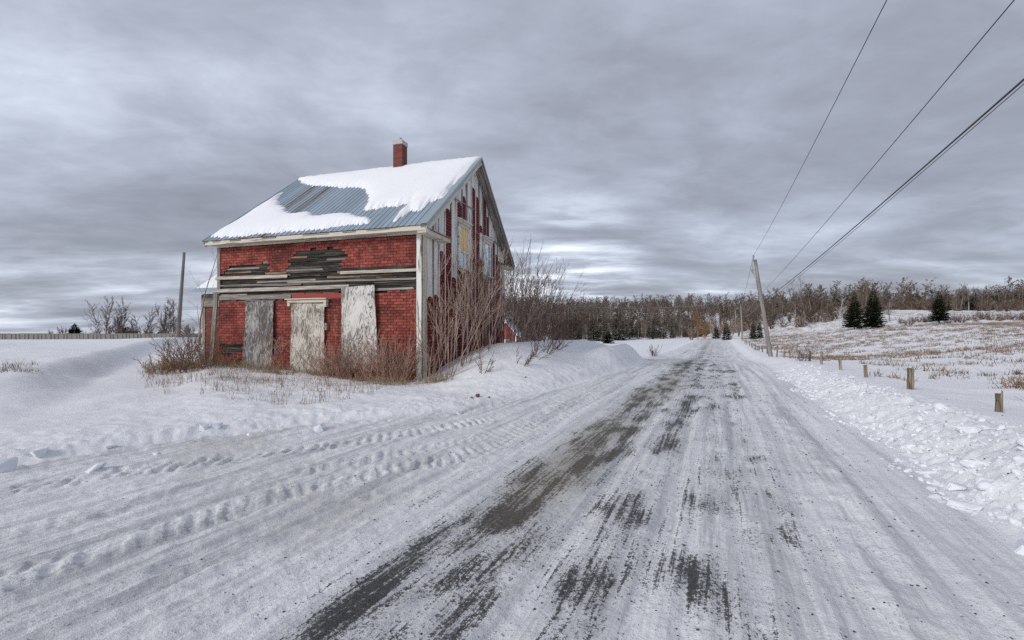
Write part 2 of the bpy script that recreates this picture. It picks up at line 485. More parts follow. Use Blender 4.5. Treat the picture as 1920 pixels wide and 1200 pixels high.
M_ORANGE = m_bark('orange_leaf_twig', (.24, .125, .06), (.42, .25, .13))
M_NEEDLE = m_bark('spruce_needles', (.014, .022, .011), (.058, .072, .030), (3, 3, 3))
M_NEEDLEB = m_bark('brownish_needles', (.045, .036, .018), (.12, .095, .05), (3, 3, 3))
M_GRASS = m_bark('dry_grass', (.20, .15, .095), (.42, .335, .225), (9, 9, 9))
M_FGRASS = m_bark('field_tuft', (.085, .062, .042), (.25, .19, .13), (.35, .35, .35))
M_WEED = m_bark('dry_weed', (.16, .09, .055), (.34, .215, .13), (9, 9, 9))
M_WIRE = m_plain('wire', (.035, .035, .04), (.06, .06, .065), 5, .6)
M_PORC = m_plain('porcelain', (.16, .17, .18), (.30, .31, .32), 20, .35)
M_GRIT = m_plain('grit', (.03, .028, .025), (.11, .10, .085), 40, .9)
M_RED = m_plain('red_paint', (.28, .05, .045), (.40, .08, .07), 8, .85)


def m_glass(name, col, rough=.07, metal=.75):
    m, nt, b, tc = mat(name)
    n = noise(nt, tc.outputs['Object'], 5, 3, .6)
    setp(nt, b, mixc(nt, n, tuple(x * .75 for x in col), col), rough, metal, .5, bump(nt, n, .15, .01))
    return m


M_GLASS = m_glass('window_glass', (.62, .74, .78))
M_CURT = m_plain('amber_blind', (.74, .44, .13), (.90, .66, .30), 5, .6)

# ------------------------------------------------------------------ terrain
CT, ST = math.cos(TH), math.sin(TH)


def to_ts(X, Y): return X * CT - Y * ST, X * ST + Y * CT
def from_ts(t, s): return t * CT + s * ST, -t * ST + s * CT


_sx = np.arange(-80, 900, .5)
_al = np.interp(_sx, [-80, 20, 26, 36, 52, 85, 118, 150, 260, 900], [0, 0, -.08, -.52, -.68, -.58, -.22, -.7, -2, -3])
_k = np.exp(-np.linspace(-2, 2, 13) ** 2); _k /= _k.sum()
_al = np.convolve(np.pad(_al, 6, mode='edge'), _k, 'valid')


def along(s): return np.interp(s, _sx, _al)
def tedge(s): return np.interp(s, [-30, 0, 2.3, 4.0, 5.6, 7.8, 12, 20, 26, 30, 34, 400], [-11, -8.4, -7.6, -7.1, -6.2, -4.75, -3.95, -3.4, -3.5, -4.6, -3.4, -3.4])


DRIVE = [(-4.5, 3.5), (-7.9, 8.3), (-12.0, 14.0), (-17, 22), (-24, 34), (-34, 60)]
TR = 2.12


def height(X, Y, full=False):
    X = np.asarray(X, float); Y = np.asarray(Y, float)
    t, s = to_ts(X, Y)
    z = along(s).copy()
    wob = fbm(s * .55, t * 0 + 3, 3)
    # right-hand bank thrown up by the plough, then the rising field
    bh = np.interp(s, [-10, 4, 9, 16, 30, 120, 200], [.48, .46, .40, .32, .30, .25, .1])
    bank_r = bh * sm(TR + wob * .4, TR + .95 + wob * .5, t) * (1 - .45 * sm(3.3, 6.2, t))
    z = z + bank_r
    z = z + np.interp(t, [-999, 4.6, 8, 14, 22, 30, 44, 70, 400], [0, 0, .18, .85, 2.0, 2.65, 3.1, 3.2, 3.2])
    z = z + .10 * fbm(X * .25, Y * .25, 3) * sm(4, 8, t)
    # left: windrow, mound beside the house, ploughed ridge
    q = tedge(s) - t + wob * .5
    z = z + .11 * np.exp(-((q - .28) / .26) ** 2) * (1 - sm(8, 11, s)) + .05 * sm(0, 1.2, q) * (1 - sm(8, 11, s))
    win = sm(8.6 + .58 * q, 13.2 + .58 * q, s) * (1 - sm(25.0, 28.5, s))
    z = z + win * (.98 * sm(-.1, 3.5, q) * (1 - .55 * sm(3.6, 6.4, q)) * (1 - .5 * sm(6, 10, q)) + .16 * sm(0, .5, q))
    z = z + (.52 + .25 * wob) * np.exp(-((q - .95) / .62) ** 2) * sm(16.5, 20, s) * (1 - sm(24, 26.2, s))
    z = z + .28 * np.exp(-((q - .8) / .6) ** 2) * sm(32, 36, s)
    z = z - .25 * sm(4, 14, q) * sm(26, 36, s) * (1 - sm(90, 130, s))
    # left yard: drifts rising to the concrete wall, drive kept lower
    dd, _, side = linedist(X, Y, DRIVE)
    lf = sm(-4, -10, X) * sm(5, 10, Y)
    z = z + lf * (.62 * sm(9, 34, Y) + .46 * np.where(side < 0, sm(.5, 2.0, dd) - .35 * sm(2, 7, dd), 0) * sm(7, 12, Y) + .25 * np.where(side < 0, sm(2, 9, dd), 0) * (1 - sm(20, 33, Y)) + .16 * np.where(side > 0, sm(1.2, 2.4, dd), 0) * (1 - sm(19, 26, Y)))
    z = z - lf * .6 * sm(45, 90, Y)
    # yard in front of the house
    yard = sm(.3, 2, q) * (1 - sm(9, 13, s)) * sm(5, 8, Y)
    z = z + yard * (.03 + .16 * fbm(X * .6, Y * .6, 3))
    # wooded hills behind the fields
    az = X - .05 * Y
    z = z + 16.8 * sm(118, 300, Y + .10 * np.maximum(X - 60, 0)) * sm(-150, -20, az) * (1 - .64 * sm(30, 170, X)) * (1 + .12 * fbm(X * .008, Y * .008, 2) * 2)
    z = z + 5.2 * sm(74, 140, Y + .12 * (X - 90)) * sm(45, 95, X)
    z = z + .18 * fbm(X * .06, Y * .06, 3) * sm(30, 60, Y)
    return z


def gz(x, y): return float(height(np.array([x]), np.array([y]))[0])


TRACK1 = [(-6.2, 3.0), (-5.2, 4.25), (-4.2, 5.2), (-2.6, 6.2), (-1.2, 7.3), (.85, 9.6), (3.4, 14.2), (7.2, 21.5)]
TRACK2 = [(-3.6, 2.2), (-3.1, 3.05), (-2.75, 3.6), (-2.3, 4.3), (-1.75, 4.85), (-.6, 5.75), (.45, 7.6), (2.6, 11.6), (6.6, 19)]
TRACK3 = [(-4.6, 2.3), (-3.9, 3.6), (-3.2, 4.5), (-2.1, 5.35), (-.5, 6.6), (1.1, 9.0), (4, 15)]

# (t, s, half width, half length, strength): places where the packed snow is worn through
WORN = [(-1.75, 3.5, .16, .32, 1.0), (-1.95, 2.5, .16, .55, .8), (-1.9, 1.9, .12, .4, .7), (-1.55, 5.8, .20, .75, .75), (-.66, 6.45, .13, .32, 1.0),
        (-.62, 8.2, .14, .45, .9), (-.55, 10.0, .15, .5, .9), (-.5, 11.6, .16, .5, .8), (.40, 6.45, .16, .16, 1.15), (-.08, 4.75, .13, .28, .95), (.45, 5.0, .20, .42, .45),
        (-.2, 3.3, .15, .22, .6), (0, 3.0, .24, .16, .38), (-.79, 2.8, .12, .28, 1.0), (-.71, 4.05, .16, .55, .62), (-1.86, 4.7, .10, .4, .8), (-2.5, 4.0, .06, .5, .55),
        (-2.79, 3.9, .04, .12, .7), (.25, 12.3, .22, .35, .7), (.55, 15, .3, .4, .6), (.1, 17, .4, .35, .7), (.3, 20, .5, .4, .7), (-.3, 14, .35, .3, .7)]


def surface_maps(X, Y):
    """bare asphalt, sandy dirt, packing; and the fine relief of the driven snow"""
    t, s = to_ts(X, Y)
    on = sm(tedge(s) - .1, tedge(s) + .25, t) * (1 - sm(TR - .15, TR + .1, t)) * (1 - sm(112, 122, s))
    w1 = fbm(s * .35, s * 0 + 1.5, 3); w2 = fbm(s * .8, s * 0 + 7.5, 3)
    br = lambda f, o: np.clip(.5 + 1.9 * fbm(s * f, t * 2.2 + o, 3), 0, 1.25)
    bare = np.zeros_like(X)
    def streak(tc, w, s0, s1, k, f, o):
        return k * np.exp(-((t - tc - .22 * w1) / w) ** 2) * sm(s0, s0 + 1, s) * (1 - sm(s1 * .85, s1, s)) * br(f, o)
    bare += streak(-1.27, .10, 0, 30, 1.05, .8, 2) + streak(-1.64, .13, 2, 34, .8, .9, 9) + streak(-1.45, .28, 0, 14, .28, 1.1, 4)
    bare += streak(-1.95, .15, 0, 22, .75, 1.0, 14) + streak(-.68, .13, 1.5, 40, .75, .75, 21) + streak(-.12, .10, 3.5, 40, .5, .7, 27)
    bare += streak(.42, .12, 3, 40, .42, .6, 33) + streak(-.9, .35, 9, 40, .55, .55, 40) + streak(-1.5, .30, 8, 40, .45, .5, 47)
    for tc, sc, wt, ls, k in WORN:
        bare += k * 1.05 * np.exp(-(((t - tc) / (wt * 1.25)) ** 2 + ((s - sc) / (ls * 1.2)) ** 2)) * (1 + 1.6 * fbm(t * 7, s * 3 + 4, 3))
    far = sm(11, 17, s) * (1 - sm(95, 115, s))
    bands = np.clip(.5 + 2.2 * fbm(s * .55, t * .35, 2), 0, 1)
    for tc in (-1.2, -.62, -.25, .1, .5): bare += far * .55 * np.exp(-((t - tc) / .13) ** 2) * bands
    bare += .75 * np.exp(-((s - 24.2) / 1.3) ** 2) * sm(-3.0, -1.8, t) * (1 - sm(-.1, .5, t))
    zone = .86 * (.40 * np.exp(-((t + 1.5) / .52) ** 2) + .30 * np.exp(-((t + .62) / .28) ** 2) + .20 * np.exp(-((t - .05) / .30) ** 2) + .14 * np.exp(-((t - .5) / .25) ** 2)) * (1 - sm(60, 110, s))
    bare = (.80 * np.tanh(np.clip(bare, 0, 3) * .72) * np.clip(.95 + 2.2 * fbm(t * 8, s * .8, 4, .6), .1, 1.15) + zone) * on
    dirt = np.exp(-((t + 1.55) / .6) ** 2) * (.75 + 1.2 * fbm(s * .4, t, 3)) * sm(2.0, 4.5, s)
    dirt += .45 * np.exp(-((t + 3.1 + .5 * w1) / .7) ** 2) * (.6 + 1.2 * fbm(s * .35, t * .8 + 5, 3)) + .5 * sm(.2, .55, fbm(X * .5, Y * .5, 3) + .25) * (1 - sm(-3, -2, t))
    dirt += .35 * np.exp(-((t - .8) / .4) ** 2) * np.clip(fbm(s * .4, t + 9, 3) * 2, 0, 1)
    dirt = np.clip(dirt, 0, 1) * on
    pack = on * (.72 + .7 * fbm(t * 1.6, s * .18, 4)) * (1 - .30 * sm(1.1, 1.9, t))
    pack = np.maximum(pack, .25 * on)
    # relief
    near = 1 - sm(25, 60, Y)
    r = np.zeros_like(X)
    r += on * near * (.065 * fbm(t * 3.2, s * .22, 4) + .016 * fbm(t * 9, s * .7 + 3, 3))
    r -= on * .012 * np.clip(bare, 0, 1)
    for tc, wd, dp, wv, o in ((-3.35, .07, .022, .5, 3), (-2.95, .06, .018, .5, 3), (-2.45, .09, .020, .35, 8), (-1.05, .07, .020, .2, 1), (-.42, .08, .022, .2, 5), (.22, .07, .016, .2, 9), (.72, .08, .020, .25, 2), (1.35, .10, .022, .3, 6), (-4.1, .08, .018, .8, 12), (-4.8, .07, .015, .9, 15)):
        dt = (t - tc - wv * fbm(s * .22, s * 0 + o, 2)) / wd
        kk = np.clip(.6 + 2.2 * fbm(s * .35, s * 0 + o * 1.7, 2), 0, 1.2)
        r += near * on * dp * kk * (-np.exp(-dt ** 4) + .7 * np.exp(-(np.abs(dt) - 1.7) ** 2 / .25))
    r += near * on * (.024 * fbm(X * 9, Y * 9, 4, .65) + .085 * np.abs(fbm(t * 3.4, s * 1.5, 4, .62)) * (1 - sm(-2.9, -2.0, t)))
    for pts, wid, dep, ph in ((TRACK1, .22, .036, 0), (TRACK2, .20, .030, .3), (TRACK3, .20, .016, .1)):
        d, a, sd = linedist(X, Y, pts)
        keep = np.clip(.15 + 2.4 * (fbm(a * .7, a * 0 + 12 + ph * 9, 3) + .22), .05, 1)
        a = a + .16 * fbm(X * 3 + ph, Y * 3, 4, .6)
        lug = np.clip(.5 + 1.6 * np.sin(2 * np.pi * (a / .16 + ph) + d * 17 * sd), 0, 1)
        prof = 1 - sm(wid * .75, wid * 1.05, d)
        r += dep * keep * (prof * (lug - .75) + .40 * np.exp(-((d - wid * 1.25) / .09) ** 2)) * (.8 + 2.6 * fbm(X * 6, Y * 6, 4, .6))
    # rough windrows and rubble
    rub_r = sm(TR - .1, TR + .25, t) * (1 - sm(3.15, 3.7, t)) * (1 - .75 * sm(18, 32, s))
    n = fbm(X * 5.5, Y * 5.5, 4, .6)
    r += rub_r * (.24 * np.abs(n) * 1.1 + .12 * fbm(X * 2.2, Y * 2.2, 2) + .05 * np.abs(fbm(X * 14, Y * 14, 3)) - .03)
    r += .10 * np.exp(-((t - 1.0 - .35 * w1) / .24) ** 2) * (.25 + fbm(X * 4, Y * 4, 3) * 1.3) * (1 - sm(26, 40, s)) * .6
    q = tedge(s) - t
    rub_l = np.exp(-((q - .45) / .75) ** 2) * near
    r += rub_l * (.11 * np.abs(fbm(X * 4.3, Y * 4.3, 4, .6)) + .05 * fbm(X * 9, Y * 9, 3))
    off = sm(.2, 1.2, q)
    r += off * near * (.06 * fbm(X * 1.1, Y * 1.7, 4) + .05 * fbm(X * 4, Y * 6, 4, .6)) * (.35 + .8 * sm(-9, -6, X))
    fld = sm(3.4, 4.4, t)
    r += fld * (.14 * fbm(X * .9, Y * .9, 4) + .16 * np.abs(fbm(X * 1.9, Y * 1.9, 3)) * sm(4.5, 8, t))
    return bare, dirt, pack, r


def build_ground():
    ang = np.concatenate([np.arange(-180, -57, 3.0), np.arange(-57, 57, .16), np.arange(57, 180, 3.0)])
    r = [.05, .3, .6, .9, 1.15]
    x = 1.4
    while x < 3200:
        r.append(x); x += max(.021, .0064 * x) if x < 16 else (.0125 * x if x < 420 else .06 * x)
    r = np.array(r); A = np.radians(ang)
    X = r[:, None] * np.sin(A)[None]; Y = r[:, None] * np.cos(A)[None]
    X = X.ravel(); Y = Y.ravel()
    bare, dirt, pack, rel = surface_maps(X, Y)
    Z = height(X, Y) + rel
    nr, na = len(r), len(ang)
    i = np.arange(nr - 1)[:, None] * na; j = np.arange(na)[None]; j2 = (j + 1) % na
    F = np.stack([i + j, i + na + j, i + na + j2, i + j2], -1).reshape(-1, 4)[:, ::-1]
    V = np.stack([X, Y, Z], 1)
    fx = X[F].mean(1); fy = Y[F].mean(1)
    t, s = to_ts(fx, fy)
    road = (t > tedge(s)) & (t < TR) & (s < 124)
    bank = (t >= TR) & (t < 3.9) & (s > -4) & (s < 60)
    parts = {}
    for name, m in (('road', road), ('snow_bank', bank), ('snow_field', ~road & ~bank)):
        f = F[m]; u, inv = np.unique(f.ravel(), return_inverse=True)
        me = mesh_np(name, V[u], inv.reshape(-1, 4), M_GROUND, {'bare': ('POINT', bare[u]), 'dirt': ('POINT', dirt[u]), 'pack': ('POINT', pack[u])})
        parts[name] = tag(link(name, me), kind='structure')
    tag(parts['road'], 'snow packed country road with worn dark wheel tracks')
    tag(parts['snow_bank'], 'ploughed bank of broken snow along the road by the fence')
    tag(parts['snow_field'], 'open snow covered ground on both sides of the road')
    return parts


GROUND = build_ground()

# ------------------------------------------------------------------ the farmhouse
HX, HY, HRZ = -2.83, 14.3, -math.atan2(.2909, .9568)
HL, HW = 8.35, 8.37            # front length, gable depth
EAVE, RIDGE, OV = 4.84, 8.53, .45
SLOPE = (RIDGE - EAVE) / (HW / 2 + OV)
HM = Matrix.Translation((HX, HY, 0)) @ Matrix.Rotation(HRZ, 4, 'Z')


def hloc(x, y, z=0.0): return HM @ Vector((x, y, z))
def zroof(y): return EAVE + (min(y, HW - y) + OV) * SLOPE


TORN = [(-8.30, 3.67), (-7.93, 3.79), (-7.88, 3.95), (-6.65, 3.95), (-6.2, 4.05), (-6.05, 3.97), (-6.05, 3.72), (-5.39, 3.70), (-5.12, 3.98), (-5.07, 4.20), (-4.78, 4.38), (-3.89, 4.40), (-2.86, 4.37),
        (-2.82, 4.06), (-3.03, 4.00), (-3.03, 3.71), (-1.79, 3.68), (-.12, 3.68), (-.15, 2.95), (-.42, 2.89), (-1.65, 2.87), (-2.97, 2.87), (-5.07, 2.87), (-5.07, 2.69), (-8.34, 2.69)]
HOLE = [(-8.26, 1.12), (-7.23, 1.13), (-7.26, .79), (-8.18, .77)]


def build_house():
    rng = random.Random(11)
    T = empty('farmhouse', (HX, HY, 0), HRZ)
    tag(T, 'abandoned red farmhouse with peeling siding, boarded openings and a tall gable', 'house')
    # core body
    def prism(name, x0, x1, y0, y1, z0, ze, zr, m):
        ym = (y0 + y1) / 2
        V = []
        for x in (x0, x1): V += [(x, y0, z0), (x, y1, z0), (x, y1, ze), (x, ym, zr), (x, y0, ze)]
        me = bpy.data.meshes.new(name)
        me.from_pydata(V, [], [(0, 4, 3, 2, 1), (5, 6, 7, 8, 9), (0, 1, 6, 5), (1, 2, 7, 6), (2, 3, 8, 7), (3, 4, 9, 8), (4, 0, 5, 9)])
        me.materials.append(m)
        return link(name, me, T)
    prism('wall', -HL, -.04, .04, HW, -1.2, EAVE + .2, RIDGE - .22, M_DARK)
    # ---- front: exposed clapboards
    boards = 0
    z = 2.66
    while z < 4.42:
        xs = np.linspace(-8.32, -.1, 200)
        ins = inside(xs, np.full(200, z + .03), TORN)
        run = None
        for k in range(201):
            on = k < 200 and ins[k]
            if on and run is None: run = xs[k]
            if not on and run is not None:
                a, e = run - .12, xs[k - 1] + .12
                a = max(a, -8.33); e = min(e, -.02)
                while a < e - .1:
                    L = min(e - a, rng.uniform(.6, 2.6))
                    if e - a - L < .3: L = e - a
                    if rng.random() < .93:
                        r_ = rng.random()
                        m = M_DARKW if r_ < .80 else (M_GREYW if r_ < .92 else M_TANW)
                        dz = rng.uniform(-.012, .012)
                        plank('clapboard', T, (a, .035, z + dz), (a + L - .006, .035, z + dz + rng.uniform(-.02, .02)), rng.uniform(.062, .082), rng.uniform(.022, .05), (0, -1, .12), m, .025, rng)
                    a += L
                run = None
        z += .075
    for k in range(5):
        zz = .80 + k * .075
        plank('clapboard', T, (-8.27, .03, zz), (-7.2, .03, zz + .01), .068, .025, (0, -1, 0), M_DARKW, .03, rng)
    # ---- front: brick pattern siding, laid as courses of single bricks on a backing sheet
    runs_v, runs_f = [], []
    bricks = []
    ch, bl, gap = .095, .232, .014
    zc = -.12; row = 0
    while zc < 4.62:
        zt = min(zc + ch, 4.66)
        x = -8.33 - (bl / 2 if row % 2 else 0)
        st = None
        while x < -.17:
            x0, x1 = max(x, -8.33), min(x + bl, -.17)
            if x1 - x0 > .03:
                cx, cz = (x0 + x1) / 2, (zc + zt) / 2
                jit = .05 * math.sin(cx * 9 + row * 2.1)
                pt = inside(np.array([cx + jit]), np.array([cz + jit * .5]), TORN)[0] or inside(np.array([cx]), np.array([cz]), HOLE)[0]
                under = -2.75 < cx < -1.75 and .1 < cz < .33
                if not pt and not under:
                    bricks.append((x0 + gap / 2, x1 - gap / 2, zc + gap / 2, zt - gap / 2, row))
                    if st is None: st = x0
                    en = x1
                elif st is not None:
                    v = boxv(st, en, -.012, .05, zc, zt); runs_f += [[i + len(runs_v) for i in f] for f in BOXF]; runs_v += v; st = None
            x += bl
        if st is not None:
            v = boxv(st, en, -.012, .05, zc, zt); runs_f += [[i + len(runs_v) for i in f] for f in BOXF]; runs_v += v
        zc += ch; row += 1
    sheet = link('siding_sheet', mesh_np('siding_sheet', runs_v, runs_f, M_MORT, smooth=False), T)
    rb = np.random.default_rng(3)
    hidden = lambda c: any(a < c[0] and c[1] < b_ and z0 < c[2] and c[3] < z1 for a, b_, z0, z1 in ((-7.05, -5.85, 0, 2.6), (-4.98, -3.65, 0, 2.6), (-2.9, -1.65, .4, 3)))
    shown = [b_ for b_ in bricks if not hidden(b_)]
    rb.shuffle(shown)
    full = [b_ for b_ in shown if abs((b_[1] - b_[0]) - (bl - gap)) < .002 and abs((b_[3] - b_[2]) - (ch - gap)) < .002]
    full.sort(key=lambda c: -c[1] + (0 if c[3] < 2.9 else 3))
    single = full[:300]; sset = set(single)
    protos = []
    for k in range(8):
        th = .010 + .002 * (k % 3)
        hw, hh = (bl - gap) / 2, (ch - gap) / 2
        v = [(-hw, 0, -hh), (hw, 0, -hh), (hw, .02, -hh), (-hw, .02, -hh), (-hw, 0, hh), (hw, 0, hh), (hw, .02, hh), (-hw, .02, hh)]
        v = [(a * (1 - (.02 if y == 0 else 0)), y - th, c * (1 - (.05 if y == 0 else 0))) for a, y, c in v]
        protos.append(mesh_np('brick', v, BOXF, M_BRICK, {'tint': ('FACE', [k / 7] * 6)}, smooth=False))
    for c in single:
        link('brick', protos[rb.integers(8)], T, ((c[0] + c[1]) / 2, -.012, (c[2] + c[3]) / 2))
    V, F, tint = [], [], []
    for c in bricks:
        if c in sset: continue
        th = .010 + rb.random() * .005
        F += [[i + len(V) for i in f] for f in BOXF]; V += boxv(c[0], c[1], -.012 - th, -.005, c[2], c[3]); tint += [rb.random()] * 6
    tag(link('brick_courses', mesh_np('brick_courses', V, F, M_BRICK, {'tint': ('FACE', tint)}, smooth=False), T), kind='stuff')
    # ---- loose long boards
    plank('board', T, (-8.45, -.035, 3.53), (-5.19, -.035, 3.49), .115, .035, (0, -1, .25), M_PALEW, .03, rng)
    plank('board', T, (-8.6, -.04, 3.05), (-2.69, -.04, 3.06), .13, .04, (0, -1, .25), M_PALEW, .03, rng, .01)
    plank('board', T, (-3.03, -.04, 3.53), (-.14, -.04, 3.52), .105, .035, (0, -1, .25), M_PALEW, .02, rng)
    plank('board', T, (-8.36, -.03, 2.80), (-5.07, -.03, 2.79), .16, .03, (0, -1, .1), M_GREYW, .03, rng)
    plank('board', T, (-2.0, -.02, 2.93), (-.3, -.02, 2.95), .07, .03, (0, -1, .1), M_GREYW, .05, rng)
    plank('board', T, (-8.3, -.03, 3.25), (-4.6, -.03, 3.20), .07, .025, (0, -1, .15), M_GREYW, .05, rng)
    plank('board', T, (-5.2, -.03, 3.28), (-.2, -.03, 3.25), .06, .025, (0, -1, .15), M_GREYW, .05, rng)
    box('lintel', -5.08, -2.95, -.03, .03, 2.70, 2.86, M_RED, T)
    # ---- boarded openings
    def panel(name, TL, TRc, BR, BL, y0, bulge, m, side=0.0):
        nx, nz = 10, 22; V, F = [], []
        for layer in (0, 1):
            for j in range(nz + 1):
                f = j / nz
                for i in range(nx + 1):
                    g = i / nx
                    X = (TL[0] * (1 - g) + TRc[0] * g) * f + (BL[0] * (1 - g) + BR[0] * g) * (1 - f)
                    Z = (TL[1] * (1 - g) + TRc[1] * g) * f + (BL[1] * (1 - g) + BR[1] * g) * (1 - f)
                    X += side * math.sin(f * math.pi) * g + (.006 * math.sin(j * 2.3 + i) if i in (0, nx) else 0)
                    if j == 0: Z += .015 * math.sin(i * 1.9)
                    Y = y0 - bulge * math.sin(f * math.pi) * (.4 + .6 * g) - .015 * math.sin(f * 7 + g * 2) + layer * .018
                    V.append((X, Y, Z))
        n = (nx + 1) * (nz + 1)
        for j in range(nz):
            for i in range(nx):
                a = j * (nx + 1) + i
                F += [(a, a + 1, a + nx + 2, a + nx + 1), (n + a + nx + 1, n + a + nx + 2, n + a + 1, n + a)]
        rim = [i for i in range(nx + 1)] + [j * (nx + 1) + nx for j in range(1, nz + 1)] + [nz * (nx + 1) + i for i in range(nx - 1, -1, -1)] + [j * (nx + 1) for j in range(nz - 1, 0, -1)]
        for a, b_ in zip(rim, rim[1:] + rim[:1]): F.append((b_, a, n + a, n + b_))
        o = link(name, mesh_np(name, V, F, m, smooth=False), T)
        rr = random.Random(int(bulge * 1000)); 
        for k in range(6):
            f = rr.random(); side_x = rr.choice((.06, .94))
            X = (TL[0] * (1 - side_x) + TRc[0] * side_x) * f + (BL[0] * (1 - side_x) + BR[0] * side_x) * (1 - f); Z = BL[1] + (TL[1] - BL[1]) * f
            vv, ff = tubes([((X, y0 - bulge - .03, Z), (X, y0 + .02, Z), .007, .007)], 6)
            link('nail', mesh_np('nail', vv, ff, M_WIRE, smooth=False), o)
        return o
    tag(panel('plywood_panel', (-7.01, 2.64), (-5.77, 2.65), (-5.91, -.02), (-7.18, -.06), -.09, .05, M_PLY1, .07), 'grey warped plywood sheet')
    tag(panel('plywood_panel', (-5.0, 2.54), (-3.63, 2.52), (-3.63, -.14), (-5.05, -.17), -.10, .02, M_PLY2), 'pale plywood sheet under a moulded header')
    tag(panel('plywood_panel', (-2.93, 3.03), (-1.67, 3.09), (-1.57, .38), (-2.9, .35), -.13, .04, M_PLY3, .04), 'white plywood sheet hung higher than the others')
    hd = box('door_header', -5.14, -3.52, -.15, .0, 2.555, 2.66, M_CREAM, T, .008)
    box('header_cap', -.86, .86, -.14, .06, .056, .095, M_CREAM, hd, .006)
    box('header_bracket', .70, .80, -.07, .05, -.20, -.054, M_CREAM, hd)
    box('header_bracket', -.80, -.70, -.07, .05, -.16, -.054, M_CREAM, hd)
    box('door_hinge', -3.60, -3.52, -.13, .0, 1.62, 1.86, M_GREYW, T)
    box('shutter_head', -7.06, -5.74, -.075, .0, 2.66, 2.69, M_GREYW, T)
    # sill timber and skirt boards
    for a, e in ((-7.15, -5.3), (-5.2, -3.4), (-3.35, -.2)):
        plank('sill_timber', T, (a, -.05, -.06), (e, -.05, -.08), .17, .06, (0, -1, 0), M_MOSSW, .04, rng)
    for k in range(10):
        x = -8.42 + k * .127
        plank('skirt_board', T, (x, -.10, -.5), (x + rng.uniform(-.01, .01), -.09, .17 + rng.uniform(-.05, .06)), .115, .022, (0, -1, 0), M_MOSSW if k % 3 else M_GREYW, .04, rng)
    # ---- corner boards
    plank('corner_board', T, (-.085, -.03, -.4), (-.085, -.03, 4.68), .17, .05, (0, -1, 0), M_WHITE, .01, rng)
    plank('corner_board', T, (.0, .11, -.4), (.0, .11, 4.74), .23, .045, (1, 0, 0), M_CREAM, .01, rng)
    plank('corner_board', T, (-8.34, -.02, 3.0), (-8.34, -.02, 4.67), .13, .04, (0, -1, 0), M_GREYW, .01, rng)
    plank('corner_board', T, (-8.66, -.10, -.35), (-8.41, -.06, 3.0), .18, .045, (0, -1, 0), M_GREYW, .02, rng)
    plank('corner_board', T, (-8.37, .14, -.4), (-8.37, .14, 4.68), .2, .04, (-1, 0, 0), M_GREYW, .01, rng)
    # ---- eaves
    box('frieze_board', -HL - .02, .03, -.065, .0, 4.655, 4.80, M_CREAM, T)
    box('soffit', -HL - .19, .30, -OV + .03, -.0, 4.705, 4.74, M_CREAM, T)
    plank('fascia', T, (-HL - .2, -OV + .03, 4.755), (-4.2, -OV + .03, 4.755), .15, .03, (0, -1, 0), M_CREAM, .01, rng)
    plank('fascia', T, (-4.19, -OV + .03, 4.75), (.36, -OV + .03, 4.755), .15, .03, (0, -1, 0), M_CREAM, .01, rng)
    plank('eave_batten', T, (-HL - .2, -OV + .02, 4.83), (.38, -OV + .02, 4.83), .03, .03, (0, -1, 0), M_DARKW, .02, rng)
    # ---- roof: deck, steel sheets, trim
    rx0, rx1 = -HL - .2, .40
    def deck(name, y0, z0, y1, z1, th=.09):
        V = []
        for x in (rx0, rx1): V += [(x, y0, z0 - .02), (x, y1, z1 - .02), (x, y1, z1 - th), (x, y0, z0 - th)]
        o = link(name, mesh_np(name, V, [(0, 1, 2, 3), (7, 6, 5, 4), (0, 4, 5, 1), (2, 6, 7, 3), (1, 5, 6, 2), (3, 7, 4, 0)], M_GREYW, smooth=False), T)
        return o
    ym = HW / 2
    roof = deck('roof', -OV, EAVE, ym, RIDGE)
    deck2 = deck('roof_rear', HW + OV, EAVE, ym, RIDGE)
    nsh = 22; wsh = (rx1 - rx0) / nsh
    prof = []
    for k in range(2):
        c = k * wsh / 2
        prof += [(c + .0, .022), (c + .018, .022), (c + .034, 0), (c + wsh / 4, .0), (c + wsh / 4 + .01, .005), (c + wsh / 4 + .02, 0), (c + wsh / 2 - .016, 0)]
    prof.append((wsh - .001, .022 * .2))
    def sheetmesh(sgn, m):
        V, F = [], []; n = len(prof)
        L = math.hypot(ym + OV, RIDGE - EAVE) + .03
        for f in (0.0, 1.0):
            for p, h in prof: V.append((p, f * L, h + .004))
        for f in (0.0, 1.0):
            for p, h in prof: V.append((p, f * L, h + .0005))
        for i in range(n - 1):
            F += [(i, i + 1, n + i + 1, n + i), (2 * n + i + 1, 2 * n + i, 3 * n + i, 3 * n + i + 1), (i + 1, i, 2 * n + i, 2 * n + i + 1)]
        return mesh_np('roof_sheet', V, F, m, smooth=False)
    plain = sheetmesh(1, M_METAL); rusty = sheetmesh(1, M_RUST)
    sl = Vector((0, ym + OV, RIDGE - EAVE)).normalized()
    for k in range(nsh):
        x = rx0 + k * wsh
        me = rusty if k in (4, 6) else plain
        link('roof_sheet', me, roof, mtx=frame_mtx(Vector((x, -OV - .03, EAVE - .02)) + Vector((0, 0, .004)), Vector((1, 0, 0)), sl, Vector((1, 0, 0)).cross(sl)))
    sr = Vector((0, -(ym + OV), RIDGE - EAVE)).normalized()
    for k in range(nsh):
        x = rx1 - k * wsh
        link('roof_sheet', plain, deck2, mtx=frame_mtx(Vector((x, HW + OV + .03, EAVE - .02)) + Vector((0, 0, .004)), Vector((-1, 0, 0)), sr, Vector((-1, 0, 0)).cross(sr)))
    # ridge cap
    V = []
    for x in (rx0 - .01, rx1 + .01): V += [(x, ym - .13, RIDGE - .075), (x, ym, RIDGE + .045), (x, ym + .13, RIDGE - .075), (x, ym, RIDGE + .03)]
